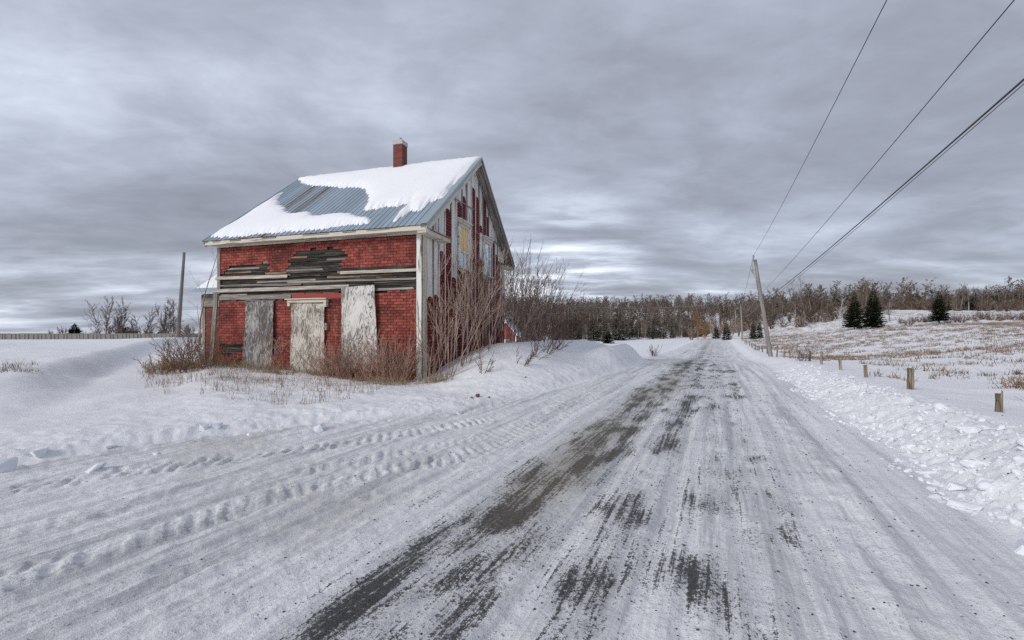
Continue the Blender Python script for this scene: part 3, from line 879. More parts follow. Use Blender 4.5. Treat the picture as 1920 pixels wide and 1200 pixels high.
    link('ridge_cap', mesh_np('ridge_cap', V, [(0, 1, 5, 4), (1, 2, 6, 5), (2, 3, 7, 6), (3, 0, 4, 7), (3, 2, 1, 0), (4, 5, 6, 7)], M_TRIM, smooth=False), T)
    # rake trim (steel) and rake boards
    nF = Vector((0, -sl.z, sl.y)); nB = Vector((0, -sr.z * -1, 0))
    for x, nx_ in ((rx1, 1), (rx0, -1)):
        a = Vector((x + nx_ * .012, -OV - .03, EAVE - .02)); e = Vector((x + nx_ * .012, ym, RIDGE + .005))
        plank('rake_trim', T, a + Vector((0, 0, -.02)), e + Vector((0, 0, -.02)), .10, .016, (nx_, 0, 0), M_TRIM, 0, rng)
        a2 = Vector((x + nx_ * .012, HW + OV + .03, EAVE - .02)); e2 = Vector((x + nx_ * .012, ym, RIDGE + .005))
        plank('rake_trim', T, a2 + Vector((0, 0, -.02)), e2 + Vector((0, 0, -.02)), .10, .016, (nx_, 0, 0), M_GREYW, 0, rng)
        plank('rake_board', T, Vector((x - nx_ * .03, -OV, EAVE - .15)), Vector((x - nx_ * .03, ym, RIDGE - .16)), .17, .028, (nx_, 0, 0), M_CREAM, 0, rng)
        plank('rake_board', T, Vector((x - nx_ * .03, HW + OV, EAVE - .15)), Vector((x - nx_ * .03, ym, RIDGE - .16)), .17, .028, (nx_, 0, 0), M_GREYW, 0, rng)
    # flat strip of edge flashing lying on the near slope beside the gable
    a = Vector((rx1 - .09, -OV - .03, EAVE + .028)); e = Vector((rx1 - .09, ym - .05, RIDGE - .005))
    plank('edge_flashing', T, a, e, .20, .008, Vector((1, 0, 0)).cross(sl), M_TRIM, 0, rng)
    plank('soffit_board', T, (.2, HW + OV, EAVE - .115), (.2, ym, RIDGE - .115), .36, .012, (0, 0, -1), M_GREYW, 0, rng)
    plank('soffit_board', T, (.2, -OV, EAVE - .115), (.2, ym, RIDGE - .115), .36, .012, (0, 0, -1), M_GREYW, 0, rng)
    # ---- cornice returns at the foot of the gable
    for y0, y1 in ((-OV + .02, 1.32), (HW - .75, HW + OV - .02)):
        rt = box('cornice_return', .045, .36, y0, y1, 4.60, 4.72, M_CREAM, T)
        V = [(-.17, -(y1 - y0) / 2 - .03, .22), (-.17, (y1 - y0) / 2 + .03, .22), (.20, (y1 - y0) / 2 + .03, .09), (.20, -(y1 - y0) / 2 - .03, .09)]
        V += [(a_, b_, c_ - .03) for a_, b_, c_ in V]
        link('return_cap', mesh_np('return_cap', V, [(0, 3, 2, 1), (4, 5, 6, 7), (0, 1, 5, 4), (1, 2, 6, 5), (2, 3, 7, 6), (3, 0, 4, 7)], M_GREYW, smooth=False), rt)
    # ---- gable: white boards in bays, battens, and the remains of brick siding
    BB = [.24, .68, 1.12, 1.58, 2.08, 2.56, 3.08, 3.57, 4.05, 4.46, 4.87, 5.34, 5.72, 6.05, 6.50, 6.91, 7.29, 7.66, 8.0, 8.35]
    def vprism(name, x0, x1, b0, b1, z0, za, zb, m, zl=None):
        c = ((x0 + x1) / 2, (b0 + b1) / 2, z0)
        V = [(z0 - c[2], x0 - c[0], b0 - c[1]), (z0 - c[2], x1 - c[0], b0 - c[1]), (z0 - c[2], x1 - c[0], b1 - c[1]), (z0 - c[2], x0 - c[0], b1 - c[1]),
             (za - c[2], x0 - c[0], b0 - c[1]), (za - c[2], x1 - c[0], b0 - c[1]), (zb - c[2], x1 - c[0], b1 - c[1]), (zb - c[2], x0 - c[0], b1 - c[1])]
        me = mesh_np(name, V, BOXF, m, smooth=False)      # local X runs up the board
        return link(name, me, T, mtx=frame_mtx(Vector(c), Vector((0, 0, 1)), Vector((1, 0, 0)), Vector((0, 1, 0))))
    for b0, b1 in zip(BB[:-1], BB[1:]):
        zt0, zt1 = zroof(b0) - .14, zroof(b1) - .14
        if b1 > 8.2: zt1 = zroof(8.3) - .14
        wins = [(2.68, 3.72), (5.32, 6.23)]
        segs = [(-.4, None)]
        vprism('plank', -.03, .012 + rng.uniform(-.004, .006), b0 + .006, b1 - .006, -.4, zt0, zt1, M_WHITE)
    for i, b_ in enumerate(BB[1:-1]):
        zt = zroof(b_) - .16
        low = rng.choice((.3, .6, 1.6, 2.4))
        if 2.7 < b_ < 3.7: 
            plank('batten', T, (.02, b_, 5.85), (.02, b_, zt), .05, .03, (1, 0, 0), M_GREYW, .02, rng)
            plank('batten', T, (.02, b_, low), (.02, b_, 3.9), .05, .03, (1, 0, 0), M_GREYW, .02, rng)
        elif 5.33 < b_ < 6.2:
            plank('batten', T, (.02, b_, 5.75), (.02, b_, zt), .05, .03, (1, 0, 0), M_GREYW, .02, rng)
            plank('batten', T, (.02, b_, low), (.02, b_, 3.9), .05, .03, (1, 0, 0), M_GREYW, .02, rng)
        else:
            plank('batten', T, (.02, b_, low), (.02, b_, zt), .05, .03, (1, 0, 0), M_WHITE if i % 3 else M_GREYW, .02, rng)
    def strip(b0, b1, z0, z1, arch=.12):
        n = 8; top = []
        for i in range(n + 1):
            f = i / n
            top.append((b0 + (b1 - b0) * f, z1 - arch * abs(2 * f - 1) ** 2.2 + rng.uniform(-.012, .012)))
        V, F = [], []
        for x in (.018, .034):
            for b_, zt in top: V.append((x, b_, z0)); V.append((x, b_, zt))
        m_ = 2 * (n + 1)
        for i in range(n):
            a = 2 * i
            F += [(m_ + a, m_ + a + 2, m_ + a + 3, m_ + a + 1), (a + 1, a + 3, m_ + a + 3, m_ + a + 1)[::-1]]
        F += [(0, 1, m_ + 1, m_)[::-1], (2 * n, 2 * n + 1, m_ + 2 * n + 1, m_ + 2 * n)]
        link('siding_strip', mesh_np('siding_strip', V, F, M_STRIP, smooth=False), T)
    for b0, b1, z0, z1 in ((.28, .66, -.3, 2.72), (.71, 1.09, -.3, 2.8), (1.15, 1.55, -.3, 4.34), (1.62, 2.05, -.3, 5.92), (2.11, 2.53, -.3, 3.55), (2.60, 3.04, -.3, 3.88), (3.11, 3.54, -.3, 3.86), (2.62, 3.04, 5.86, 6.42), (3.11, 3.46, 5.84, 6.78),
                           (3.74, 4.02, -.3, 4.55), (4.09, 4.43, -.3, 7.40), (4.49, 4.83, -.3, 7.15), (4.90, 5.28, -.3, 4.6), (4.95, 5.25, 5.75, 6.05), (5.37, 5.69, -.3, 3.85), (5.37, 5.69, 5.72, 7.55), (5.75, 6.02, -.3, 3.86), (5.76, 6.02, 5.74, 6.62), (6.26, 6.47, -.3, 5.4), (6.53, 6.88, -.3, 5.62),
                           (6.94, 7.26, -.3, 5.15), (7.32, 7.63, -.3, 4.9), (7.69, 7.97, -.3, 4.2), (8.03, 8.30, -.3, 3.4)):
        strip(b0, b1, z0, z1)
    # ledge boards left across the gable
    plank('ledge_board', T, (.05, 6.1, 5.74), (.05, 7.9, 5.60), .06, .04, (1, 0, 0), M_GREYW, .03, rng)
    plank('ledge_board', T, (.05, 2.1, 6.42), (.05, 4.2, 6.50), .035, .03, (1, 0, 0), M_GREYW, .03, rng)
    # ---- gable windows
    def window(b0, b1, z0, z1, blind, label):
        w = box('window', .012, .030, b0, b1, z0, z1, M_DARK, T)
        tag(w, label)
        cy, cz = (b0 + b1) / 2, (z0 + z1) / 2; hw, hh = (b1 - b0) / 2, (z1 - z0) / 2
        def loc(name, y0, y1, za, zb, xa, xb, m): return box(name, xa - .021, xb - .021, y0 - cy, y1 - cy, za - cz, zb - cz, m, w)
        for a, b_ in ((b0 - .02, b0 + .13), (b1 - .13, b1 + .02)): loc('frame', a, b_, z0 - .02, z1 - .1, .032, .085, M_WHITE)
        loc('frame', b0 - .02, b1 + .02, z1 - .098, z1 + .02, .032, .088, M_CREAM)
        loc('head', b0 - .09, b1 + .10, z1 + .022, z1 + .13, .032, .13, M_CREAM)
        loc('head_cap', b0 - .13, b1 + .14, z1 + .132, z1 + .165, .032, .19, M_WHITE)
        loc('sill', b0 - .10, b1 + .10, z0 - .09, z0 - .022, .032, .17, M_CREAM)
        zm = z0 + (z1 - z0) * (.36 if blind else .5)
        loc('meeting_rail', b0 + .132, b1 - .132, zm - .03, zm + .03, .036, .075, M_WHITE)
        if blind:
            loc('blind', b0 + .133, b1 - .133, zm + .032, z1 - .10, .034, .050, M_CURT)
            loc('glazing_bar', cy - .015, cy + .015, zm + .032, z1 - .10, .052, .066, M_WHITE)
            loc('pane', b0 + .133, cy - .012, z0 + .02, zm - .032, .034, .046, M_GLASS)
            loc('pane', cy + .016, b1 - .133, z0 + .02, zm - .032, .034, .046, M_GLASS)
            loc('glazing_bar', cy - .011, cy + .015, z0, zm - .032, .034, .066, M_WHITE)
        else:
            loc('pane', b0 + .133, b1 - .133, zm + .032, z1 - .10, .034, .046, M_GLASS)
            loc('pane', b0 + .133, b1 - .133, z0, zm - .032, .034, .046, M_GLASS)
    window(2.70, 3.70, 4.02, 5.62, True, 'gable window with an amber blind in its upper sash')
    window(5.34, 6.22, 4.03, 5.50, False, 'gable window with pale reflecting panes')
    # ---- chimney
    cx, cy = -3.22, ym - .12
    ch_ = box('chimney', cx - .21, cx + .21, cy - .21, cy + .21, 7.7, 9.40, M_CHIM, T)
    z0c = (7.7 + 9.40) / 2
    box('chimney_cap', -.235, .235, -.235, .235, 9.402 - z0c, 9.585 - z0c, M_CONC, ch_, .012)
    vv, ff = tubes([((0, 0, 9.58 - z0c), (0, 0, 9.74 - z0c), .085, .08)], 12)
    fl = link('flue', mesh_np('flue', vv, ff, M_CONC), ch_)
    vv, ff = tubes([((0, 0, 9.70 - z0c), (0, 0, 9.739 - z0c), .06, .079)], 12)
    link('flue_rim', mesh_np('flue_rim', vv, ff, M_CONC), ch_)
    # ---- low rear wing at the far end
    def wing():
        x0, x1, y0, y1, ze, zr = -HL - 2.05, -HL - .002, 1.0, 5.4, 3.10, 5.0
        w = box('wing_wall', x0, x1, y0, y1, -1, ze, M_CHIM, T)
        yq = (y0 + y1) / 2
        for k, (ya, yb) in enumerate(((y0 - .35, yq), (y1 + .35, yq))):
            za = ze + .02
            V = []
            for x in (x0 - .32, x1): V += [(x, ya, za), (x, yb, zr), (x, yb, zr - .08), (x, ya, za - .08)]
            link('wing_roof', mesh_np('wing_roof', V, [(0, 1, 2, 3), (7, 6, 5, 4), (0, 4, 5, 1), (2, 6, 7, 3), (1, 5, 6, 2), (3, 7, 4, 0)], M_METAL, smooth=False), T)
        V = [(x0, y0, ze), (x0, y1, ze), (x0, yq, zr - .1), (x0 + .1, y0, ze), (x0 + .1, y1, ze), (x0 + .1, yq, zr - .1)]
        me = bpy.data.meshes.new('wing_gable'); me.from_pydata(V, [], [(0, 2, 1), (3, 4, 5), (0, 1, 4, 3), (1, 2, 5, 4), (2, 0, 3, 5)]); me.materials.append(M_CHIM); link('wing_gable', me, T)
        plank('wing_trim', T, (x0 - .03, y0 - .03, ze - .3), (x1, y0 - .03, ze - .3), .5, .025, (0, -1, 0), M_GREYW, .02, rng)
        plank('corner_board', T, (x0 + .06, y0 - .002, -.5), (x0 + .06, y0 - .002, ze - .56), .14, .025, (0, -1, 0), M_GREYW, .02, rng)
        # snow lying on the wing roof
        xs = np.linspace(x0 - .25, x1 - .05, 24); f = np.linspace(.10, .97, 20)
        A, B = np.meshgrid(xs, f, indexing='ij')
        ya, yb = y0 - .35, yq
        Yv = ya + (yb - ya) * B; Zv = ze + .02 + (zr - ze - .02) * B
        e = np.minimum(np.minimum((A - xs[0]) / .25, (xs[-1] - A) / .1), np.minimum((B - .10) / .1, 1))
        th = .005 + .09 * np.sqrt(np.clip(e, 0, 1))
        Vv = np.concatenate([np.stack([A, Yv, Zv + th], -1).reshape(-1, 3), np.stack([A, Yv, Zv + .003], -1).reshape(-1, 3)])
        i, j = np.meshgrid(np.arange(23), np.arange(19), indexing='ij'); a = (i * 20 + j).ravel()
        Fq = np.stack([a, a + 20, a + 21, a + 1], 1); F2 = Fq[:, ::-1] + 480
        o = link('wing_snow', mesh_np('wing_snow', Vv, np.concatenate([Fq, F2]), M_SNOW))
        o.matrix_world = HM
        tag(o, 'thin snow lying on the low roof of the rear wing', 'snow')
    wing()
    return T


SNOW_UP = [(-8.65, 4.28), (.44, 4.3), (.30, 3.6), (.22, 2.9), (.16, 2.05), (.12, 1.15), (-.16, .92), (-.34, .33), (-.72, .53), (-.91, -.11), (-1.05, .41), (-1.0, 1.0), (-1.38, .79), (-2.03, .82), (-2.7, .71), (-3.08, 1.64), (-3.76, 2.36), (-4.62, 2.73), (-5.22, 2.84), (-6.07, 3.09), (-7.04, 3.27), (-8.05, 3.8)]
SNOW_LOW = [(-8.36, 3.05), (-8.38, 1.26), (-8.46, -.2), (-7.75, -.32), (-4.45, -.30), (-2.8, -.24), (-1.88, -.15), (-2.0, .10), (-2.99, .52), (-3.51, .62), (-4.59, .56), (-5.18, .92), (-5.6, .9), (-6.01, .96), (-7.32, 1.8), (-7.89, 2.3)]


def build_roof_snow():
    xs = np.linspace(-8.56, .42, 300); ys = np.linspace(-.46, HW / 2 + .10, 190)
    X, Y = np.meshgrid(xs, ys, indexing='ij')
    d1 = polydist(X, Y, SNOW_UP); d2 = polydist(X, Y, SNOW_LOW)
    for nm, d, lab in (('roof_snow', d1, 'deep snow along the ridge of the farmhouse roof with tongues sliding down'), ('roof_snow', d2, 'snow patch on the lower left of the farmhouse roof')):
        d = d + .22 * fbm(X * 9.3, Y * .8, 3, .7) * (1 - sm(.05, .35, np.abs(d))) + .14 * fbm(X * 1.4 + 5, Y * 1.4, 2)
        top = Y > HW / 2 - .1
        edge = np.where(nm == 'roof_snow', 1, 1)
        th = np.clip(d, 0, None)
        th = .17 * (1 - np.exp(-th / .17)) + .035 * fbm(X * 1.2, Y * 1.2, 3) * sm(.1, .4, th)
        Zr = EAVE + (np.minimum(Y, HW - Y) + OV) * SLOPE + .03
        Zr = np.where(Y > HW / 2, RIDGE + .035 - (Y - HW / 2) * .3, Zr)
        ribs = .018 * (1 - sm(0, .28, d))
        Zt = Zr + np.maximum(th, .002) - .02 * (1 - sm(0, .06, np.clip(d, 0, 1)))
        keep = (d > 0)
        n0, n1 = X.shape
        i, j = np.meshgrid(np.arange(n0 - 1), np.arange(n1 - 1), indexing='ij'); a = (i * n1 + j)
        kf = (keep[:-1, :-1] | keep[1:, :-1] | keep[:-1, 1:] | keep[1:, 1:])
        F = np.stack([a, a + n1, a + n1 + 1, a + 1], -1)[kf]
        V = np.stack([X, Y, Zt], -1).reshape(-1, 3)
        u, inv = np.unique(F.ravel(), return_inverse=True)
        me = mesh_np(nm, V[u], inv.reshape(-1, 4), M_SNOW)
        o = link(nm, me); o.matrix_world = HM
        tag(o, lab, 'snow')


HOUSE = build_house()
build_roof_snow()

# ------------------------------------------------------------------ plants: generators
def grow(rng, p, d, L, r, lev, P, out):
    q = P[lev]; n = q['n']; px, py, pz = p; dx, dy, dz = d
    last = lev == len(P) - 1
    for i in range(n):
        w = q['wob']
        dx += rng.gauss(0, w); dy += rng.gauss(0, w); dz += rng.gauss(0, w * .6) + q['up']
        m = math.sqrt(dx * dx + dy * dy + dz * dz) or 1; dx /= m; dy /= m; dz /= m
        l = L / n; x, y, z = px + dx * l, py + dy * l, pz + dz * l
        r0 = r * (1 - (1 - q['tip']) * i / n); r1 = r * (1 - (1 - q['tip']) * (i + 1) / n)
        out[lev].append(((px, py, pz), (x, y, z), r0, r1))
        px, py, pz = x, y, z
        if not last and (i + 1) / n >= q['start']:
            k = q['kids']; k = int(k) + (1 if rng.random() < k - int(k) else 0)
            for _ in range(k):
                a = rng.uniform(*q['ang']); ph = rng.uniform(0, 2 * math.pi)
                ux, uy, uz = (-dy, dx, 0) if abs(dz) < .95 else (1, 0, 0)
                mm = math.sqrt(ux * ux + uy * uy + uz * uz) or 1; ux /= mm; uy /= mm; uz /= mm
                vx, vy, vz = dy * uz - dz * uy, dz * ux - dx * uz, dx * uy - dy * ux
                c, s_ = math.cos(ph), math.sin(ph)
                sx, sy, sz = ux * c + vx * s_, uy * c + vy * s_, uz * c + vz * s_
                ca, sa = math.cos(a), math.sin(a)
                f = rng.random()
                bx, by, bz = px - dx * l * f, py - dy * l * f, pz - dz * l * f
                rem = 1 - .55 * (i + 1) / n
                grow(rng, (bx, by, bz), (dx * ca + sx * sa, dy * ca + sy * sa, dz * ca + sz * sa), L * q['lr'] * rem * rng.uniform(.6, 1.15), max(r1 * q['rr'], P[lev + 1]['rmin']), lev + 1, P, out)


def lv(n, wob, up, kids=0., ang=(.5, .9), lr=.5, rr=.5, start=.3, tip=.4, rmin=.004):
    return dict(n=n, wob=wob, up=up, kids=kids, ang=ang, lr=lr, rr=rr, start=start, tip=tip, rmin=rmin)


def shrub_mesh(seed, stems, h, spread, r, P, lean=(0, 0)):
    rng = random.Random(seed); out = [[] for _ in P]
    for k in range(stems):
        a = rng.uniform(0, 6.283); rad = rng.random() ** .7
        tilt = spread * rad
        d = (math.cos(a) * tilt + lean[0], math.sin(a) * tilt + lean[1], 1)
        m = math.sqrt(sum(c * c for c in d)); d = tuple(c / m for c in d)
        b = (math.cos(a) * rad * .11 * min(h, 2), math.sin(a) * rad * .11 * min(h, 2), -.15)
        grow(rng, b, d, h * rng.uniform(.6, 1.1), r * rng.uniform(.6, 1.15), 0, P, out)
    return out


def plant(name, loc, out, mats, label, cat, group=None, names=('stem', 'twigs'), sides=(5, 3), rz=0.0):
    T = empty(name, loc, rz); tag(T, label, cat, group)
    V, F = tubes(out[0], sides[0]); link(names[0], mesh_np(names[0], V, F, mats[0]), T)
    rest = [s for l in out[1:] for s in l]
    if rest:
        V, F = tubes(rest, sides[1]); o = link(names[1], mesh_np(names[1], V, F, mats[1]), T)
        if names[1] == 'twigs': o['kind'] = 'stuff'
    return T


def spruce_meshes(seed, h, w, dense=1.0, bare=.06):
    rng = random.Random(seed)
    trunk = [((0, 0, -.3), (0, 0, h * .5), h * .018, h * .011), ((0, 0, h * .5), (0, 0, h * .98), h * .011, h * .003)]
    V, F = [], []
    z = h * bare
    while z < h * .985:
        f = z / h
        Lb = w * (1 - f) ** .85 * (1 if f > .15 else .8 + f)
        nb = max(4, int((10 if f < .7 else 6) * dense))
        a0 = rng.uniform(0, 6.28)
        for k in range(nb):
            a = a0 + 6.283 * k / nb + rng.uniform(-.35, .35)
            if rng.random() < .12: continue
            L = Lb * rng.uniform(.5, 1.18) + .05
            cx, cy = math.cos(a), math.sin(a); droop = rng.uniform(.12, .42) * (1 - f * .9)
            ns = max(3, int(L / .22))
            for i in range(ns):
                g0 = (i + .1) / ns; g1 = min(1.05, g0 + 1.7 / ns)
                r0, r1 = L * g0, L * g1
                z0 = z - droop * r0 + .16 * L * g0 ** 2; z1 = z - droop * r1 + .16 * L * g1 ** 2
                wd = (.10 + .17 * (1 - abs(g0 - .4))) * (.35 + .65 * L) * rng.uniform(.7, 1.2) * .55
                for sgn in (-1, 1):
                    tx = cx * r1 - cy * sgn * wd * 1.25; ty = cy * r1 + cx * sgn * wd * 1.25
                    b = len(V)
                    V += [(cx * r0, cy * r0, z0), (cx * r1, cy * r1, z1), (tx, ty, z1 - wd * rng.uniform(.1, .7))]
                    F.append((b, b + 1, b + 2))
                b = len(V)
                V += [(cx * r0, cy * r0, z0), (cx * r1, cy * r1, z1), (cx * (r0 + r1) / 2, cy * (r0 + r1) / 2, z0 - wd * rng.uniform(.5, 1.2))]
                F.append((b, b + 1, b + 2))
        z += h * .028 / dense * rng.uniform(.8, 1.2)
    return trunk, np.array(V), np.array(F)


def atpx(px, Y): return (px - 960) / 848 * Y


# ------------------------------------------------------------------ shrubs round the house
P_RED = [lv(6, .13, .05, 1.1, (.35, .8), .5, .65, .3, .4), lv(4, .15, .07, .9, (.35, .8), .5, .75, .3, .5, .0075), lv(3, .16, .06, tip=.6, rmin=.006)]
P_TALL = [lv(8, .07, .03, 1.15, (.3, .75), .40, .55, .28, .3), lv(5, .12, .05, .95, (.35, .7), .5, .7, .2, .45, .0065), lv(3, .12, .04, tip=.6, rmin=.005)]
P_FAN = [lv(7, .06, .015, 1.3, (.25, .6), .5, .5, .25, .3), lv(5, .08, .04, 1.1, (.25, .6), .5, .65, .2, .4, .009), lv(3, .1, .04, tip=.5, rmin=.007)]


def hplace(x, y):
    p = hloc(x, y); return (p.x, p.y, gz(p.x, p.y) - .03)


def build_shrubs():
    GF = 'shrubs along the boarded front'
    fr = [(-3.35, -.35, 1.25, 14, 'between the header doorway and the white plywood'), (-3.05, -.4, 1.9, 14, 'close to the edge of the white plywood'), (-2.55, -.55, 1.15, 14, 'below the hanging end of the white plywood'),
          (-2.0, -.5, 1.0, 16, 'under the other corner of the white plywood'), (-1.45, -.5, 1.45, 18, 'on the red wall just past the white plywood'), (-.95, -.55, 1.75, 20, 'on the middle of the red wall by the corner'), (-.45, -.6, 1.65, 20, 'crowded against the white corner board')]
    for i, (x, y, h, n, w) in enumerate(fr):
        plant('red_stem_shrub', hplace(x, y), shrub_mesh(20 + i, int(n * 1.5), h, .8, .014, P_RED), (M_STEM, M_STEM), 'thicket of reddish bare stems ' + w, 'shrub', GF, sides=(4, 3))
    plant('red_stem_shrub', hplace(-5.45, -.4), shrub_mesh(31, 9, 1.55, .5, .010, P_RED), (M_STEM, M_STEM), 'thin reddish stems in the gap between the first two plywood sheets', 'shrub', GF, sides=(4, 3))
    plant('red_stem_shrub', hplace(-7.75, -.45), shrub_mesh(32, 10, .75, 1.0, .008, P_RED), (M_STEM, M_STEM), 'low spreading twigs over the skirt boards', 'shrub', GF, sides=(4, 3))
    plant('sapling', hplace(-6.35, -1.0), shrub_mesh(33, 1, 1.75, .05, .016, [lv(7, .08, .02, .9, (.6, 1.0), .42, .5, .3, .3), lv(4, .1, .05, .7, (.4, .8), .5, .7, .3, .45, .005), lv(3, .1, .04, tip=.5, rmin=.004)]), (M_TWIG, M_TWIG), 'thin dark sapling in front of the grey plywood', 'sapling', sides=(5, 3))
    plant('sapling', hplace(-4.2, -1.1), shrub_mesh(37, 2, 1.2, .5, .010, P_RED), (M_TWIG, M_TWIG), 'small dark sapling in front of the pale header doorway', 'sapling', sides=(4, 3))
    GT = 'tall grey stemmed shrubs beside the gable'
    tl = [(.42, -.25, 2.6, 8, .3, 'at the very corner of the house'), (.95, -.2, 4.0, 9, .24, 'first clump out from the house corner'), (1.0, .75, 4.1, 9, .3, 'second clump along the gable'), (1.45, 1.7, 3.9, 9, .32, 'below the amber window on the corner side'),
          (1.1, 2.8, 3.9, 9, .34, 'directly below the amber window'), (1.7, 3.7, 3.5, 9, .34, 'out on the mound below the middle of the gable'), (1.2, 4.9, 3.6, 9, .36, 'below the middle of the gable against the wall'), (1.6, 6.1, 3.5, 9, .36, 'below the pale window'), (1.3, 7.3, 3.6, 9, .4, 'towards the far end of the gable'), (1.8, 8.5, 3.8, 10, .45, 'at the far corner of the gable')]
    for i, (x, y, h, n, sp, w) in enumerate(tl):
        plant('tall_shrub', hplace(x, y), shrub_mesh(50 + i, n, h, sp * 1.15, .017, P_TALL, (.12, 0)), (M_STEMG, M_STEMG), 'tall bare grey shrub ' + w, 'shrub', GT, sides=(5, 3))
    GB = 'big bare shrubs behind the house'
    for i, (X, Y, h, n, sp, w) in enumerate([(.15, 25.0, 5.8, 16, .45, 'nearest the gable'), (1.35, 27.0, 5.4, 18, .5, 'in the middle of the dense brown clump'), (2.6, 28.5, 4.0, 20, .65, 'leaning out at the open end of the clump'), (1.2, 31, 4.4, 18, .5, 'at the back of the brown clump'), (3.5, 32, 3.2, 20, .7, 'low and wide beyond the brown clump')]):
        plant('fan_shrub', (X, Y, gz(X, Y) - .05), shrub_mesh(70 + i, n, h * .94, sp, .022, P_FAN, (.16, 0)), (M_TWIG, M_TWIG), 'large fan shaped leafless shrub ' + w, 'shrub', GB, sides=(4, 3))
    GM = 'leaning twigs in the snow mound'
    for i, (px, Y, h, n, w) in enumerate([(1000, 15.2, 1.1, 8, 'high on the snow mound'), (1022, 16.5, 1.2, 9, 'at the end of the snow mound'), (905, 13.4, .9, 6, 'low on the mound near the house corner'), (975, 14.3, .9, 6, 'on the face of the snow mound'), (1040, 18.0, 1.0, 8, 'behind the crest of the mound')]):
        X = atpx(px, Y)
        plant('twig_shrub', (X, Y, gz(X, Y) - .03), shrub_mesh(90 + i, n, h, .8, .009, P_RED, (.55, -.1)), (M_TWIG, M_TWIG), 'dark leaning twigs ' + w, 'shrub', GM, sides=(4, 3))
    # left side
    X = atpx(384, 15.7)
    plant('sapling', (X, 15.7, gz(X, 15.7) - .05), shrub_mesh(101, 2, 4.0, .10, .030, [lv(9, .07, .02, 1.1, (.45, .95), .4, .45, .25, .25), lv(5, .1, .06, .9, (.4, .8), .5, .65, .25, .4, .006), lv(3, .1, .04, tip=.5, rmin=.004)], (-.03, 0)), (M_STEMG, M_STEMG), 'slender pale sapling standing off the left corner of the house', 'sapling', sides=(6, 3))
    GL = 'scrub at the left corner of the house'
    for i, (px, Y, h, n, w) in enumerate([(300, 14.6, .95, 18, 'farthest from the house'), (330, 15.3, 1.25, 20, 'in the middle of the left scrub'), (358, 15.0, 1.35, 20, 'second from the corner board'), (380, 15.9, 1.5, 16, 'touching the leaning corner board'), (352, 17.5, 1.7, 12, 'at the back by the rear wing')]):
        X = atpx(px, Y)
        plant('scrub', (X, Y, gz(X, Y) - .03), shrub_mesh(110 + i, n, h, .9, .009, P_RED), (M_TWIG, M_WEED), 'brown tangled scrub ' + w, 'shrub', GL, sides=(4, 3))
    # out in the fields
    for i, (px, Y, h, n, nm) in enumerate([(1226, 33.0, 1.0, 14, 'small spreading bare bush in the snow across the road from the leaning pole'), (1506, 20.0, .95, 12, 'upright dry bush among the fence posts near the leaning pole'), (1420, 46, .8, 10, 'tuft of dry twigs by the far fence posts'), (1640, 13.0, .4, 5, 'few dry twigs by the short tilted fence post'), (1172, 34, .6, 8, 'dry twigs beside the left roadside posts')]):
        X = atpx(px, Y)
        plant('field_bush', (X, Y, gz(X, Y) - .03), shrub_mesh(130 + i, n, h, .8, .010, P_RED), (M_TWIG, M_TWIG), nm, 'bush', sides=(4, 3))


build_shrubs()


# ------------------------------------------------------------------ dry grass
def blades(points, rng, hh, n, lean, wid, spread):
    V = []
    for (x, y, z), k in points:
        for _ in range(n):
            bx = x + rng.normal(0, spread) * k; by = y + rng.normal(0, spread) * k
            h = hh * k * rng.uniform(.5, 1.15); a = rng.uniform(0, 6.283); l = h * abs(rng.normal(0, lean))
            w = wid * rng.uniform(.7, 1.3); ca, sa = math.cos(a), math.sin(a); o = rng.uniform(0, 3.14)
            co, so = math.cos(o) * w, math.sin(o) * w
            V += [(bx - co, by - so, z - .03), (bx + co, by + so, z - .03), (bx + ca * l, by + sa * l, z + h)]
    V = np.array(V)
    return V, np.arange(len(V)).reshape(-1, 3)


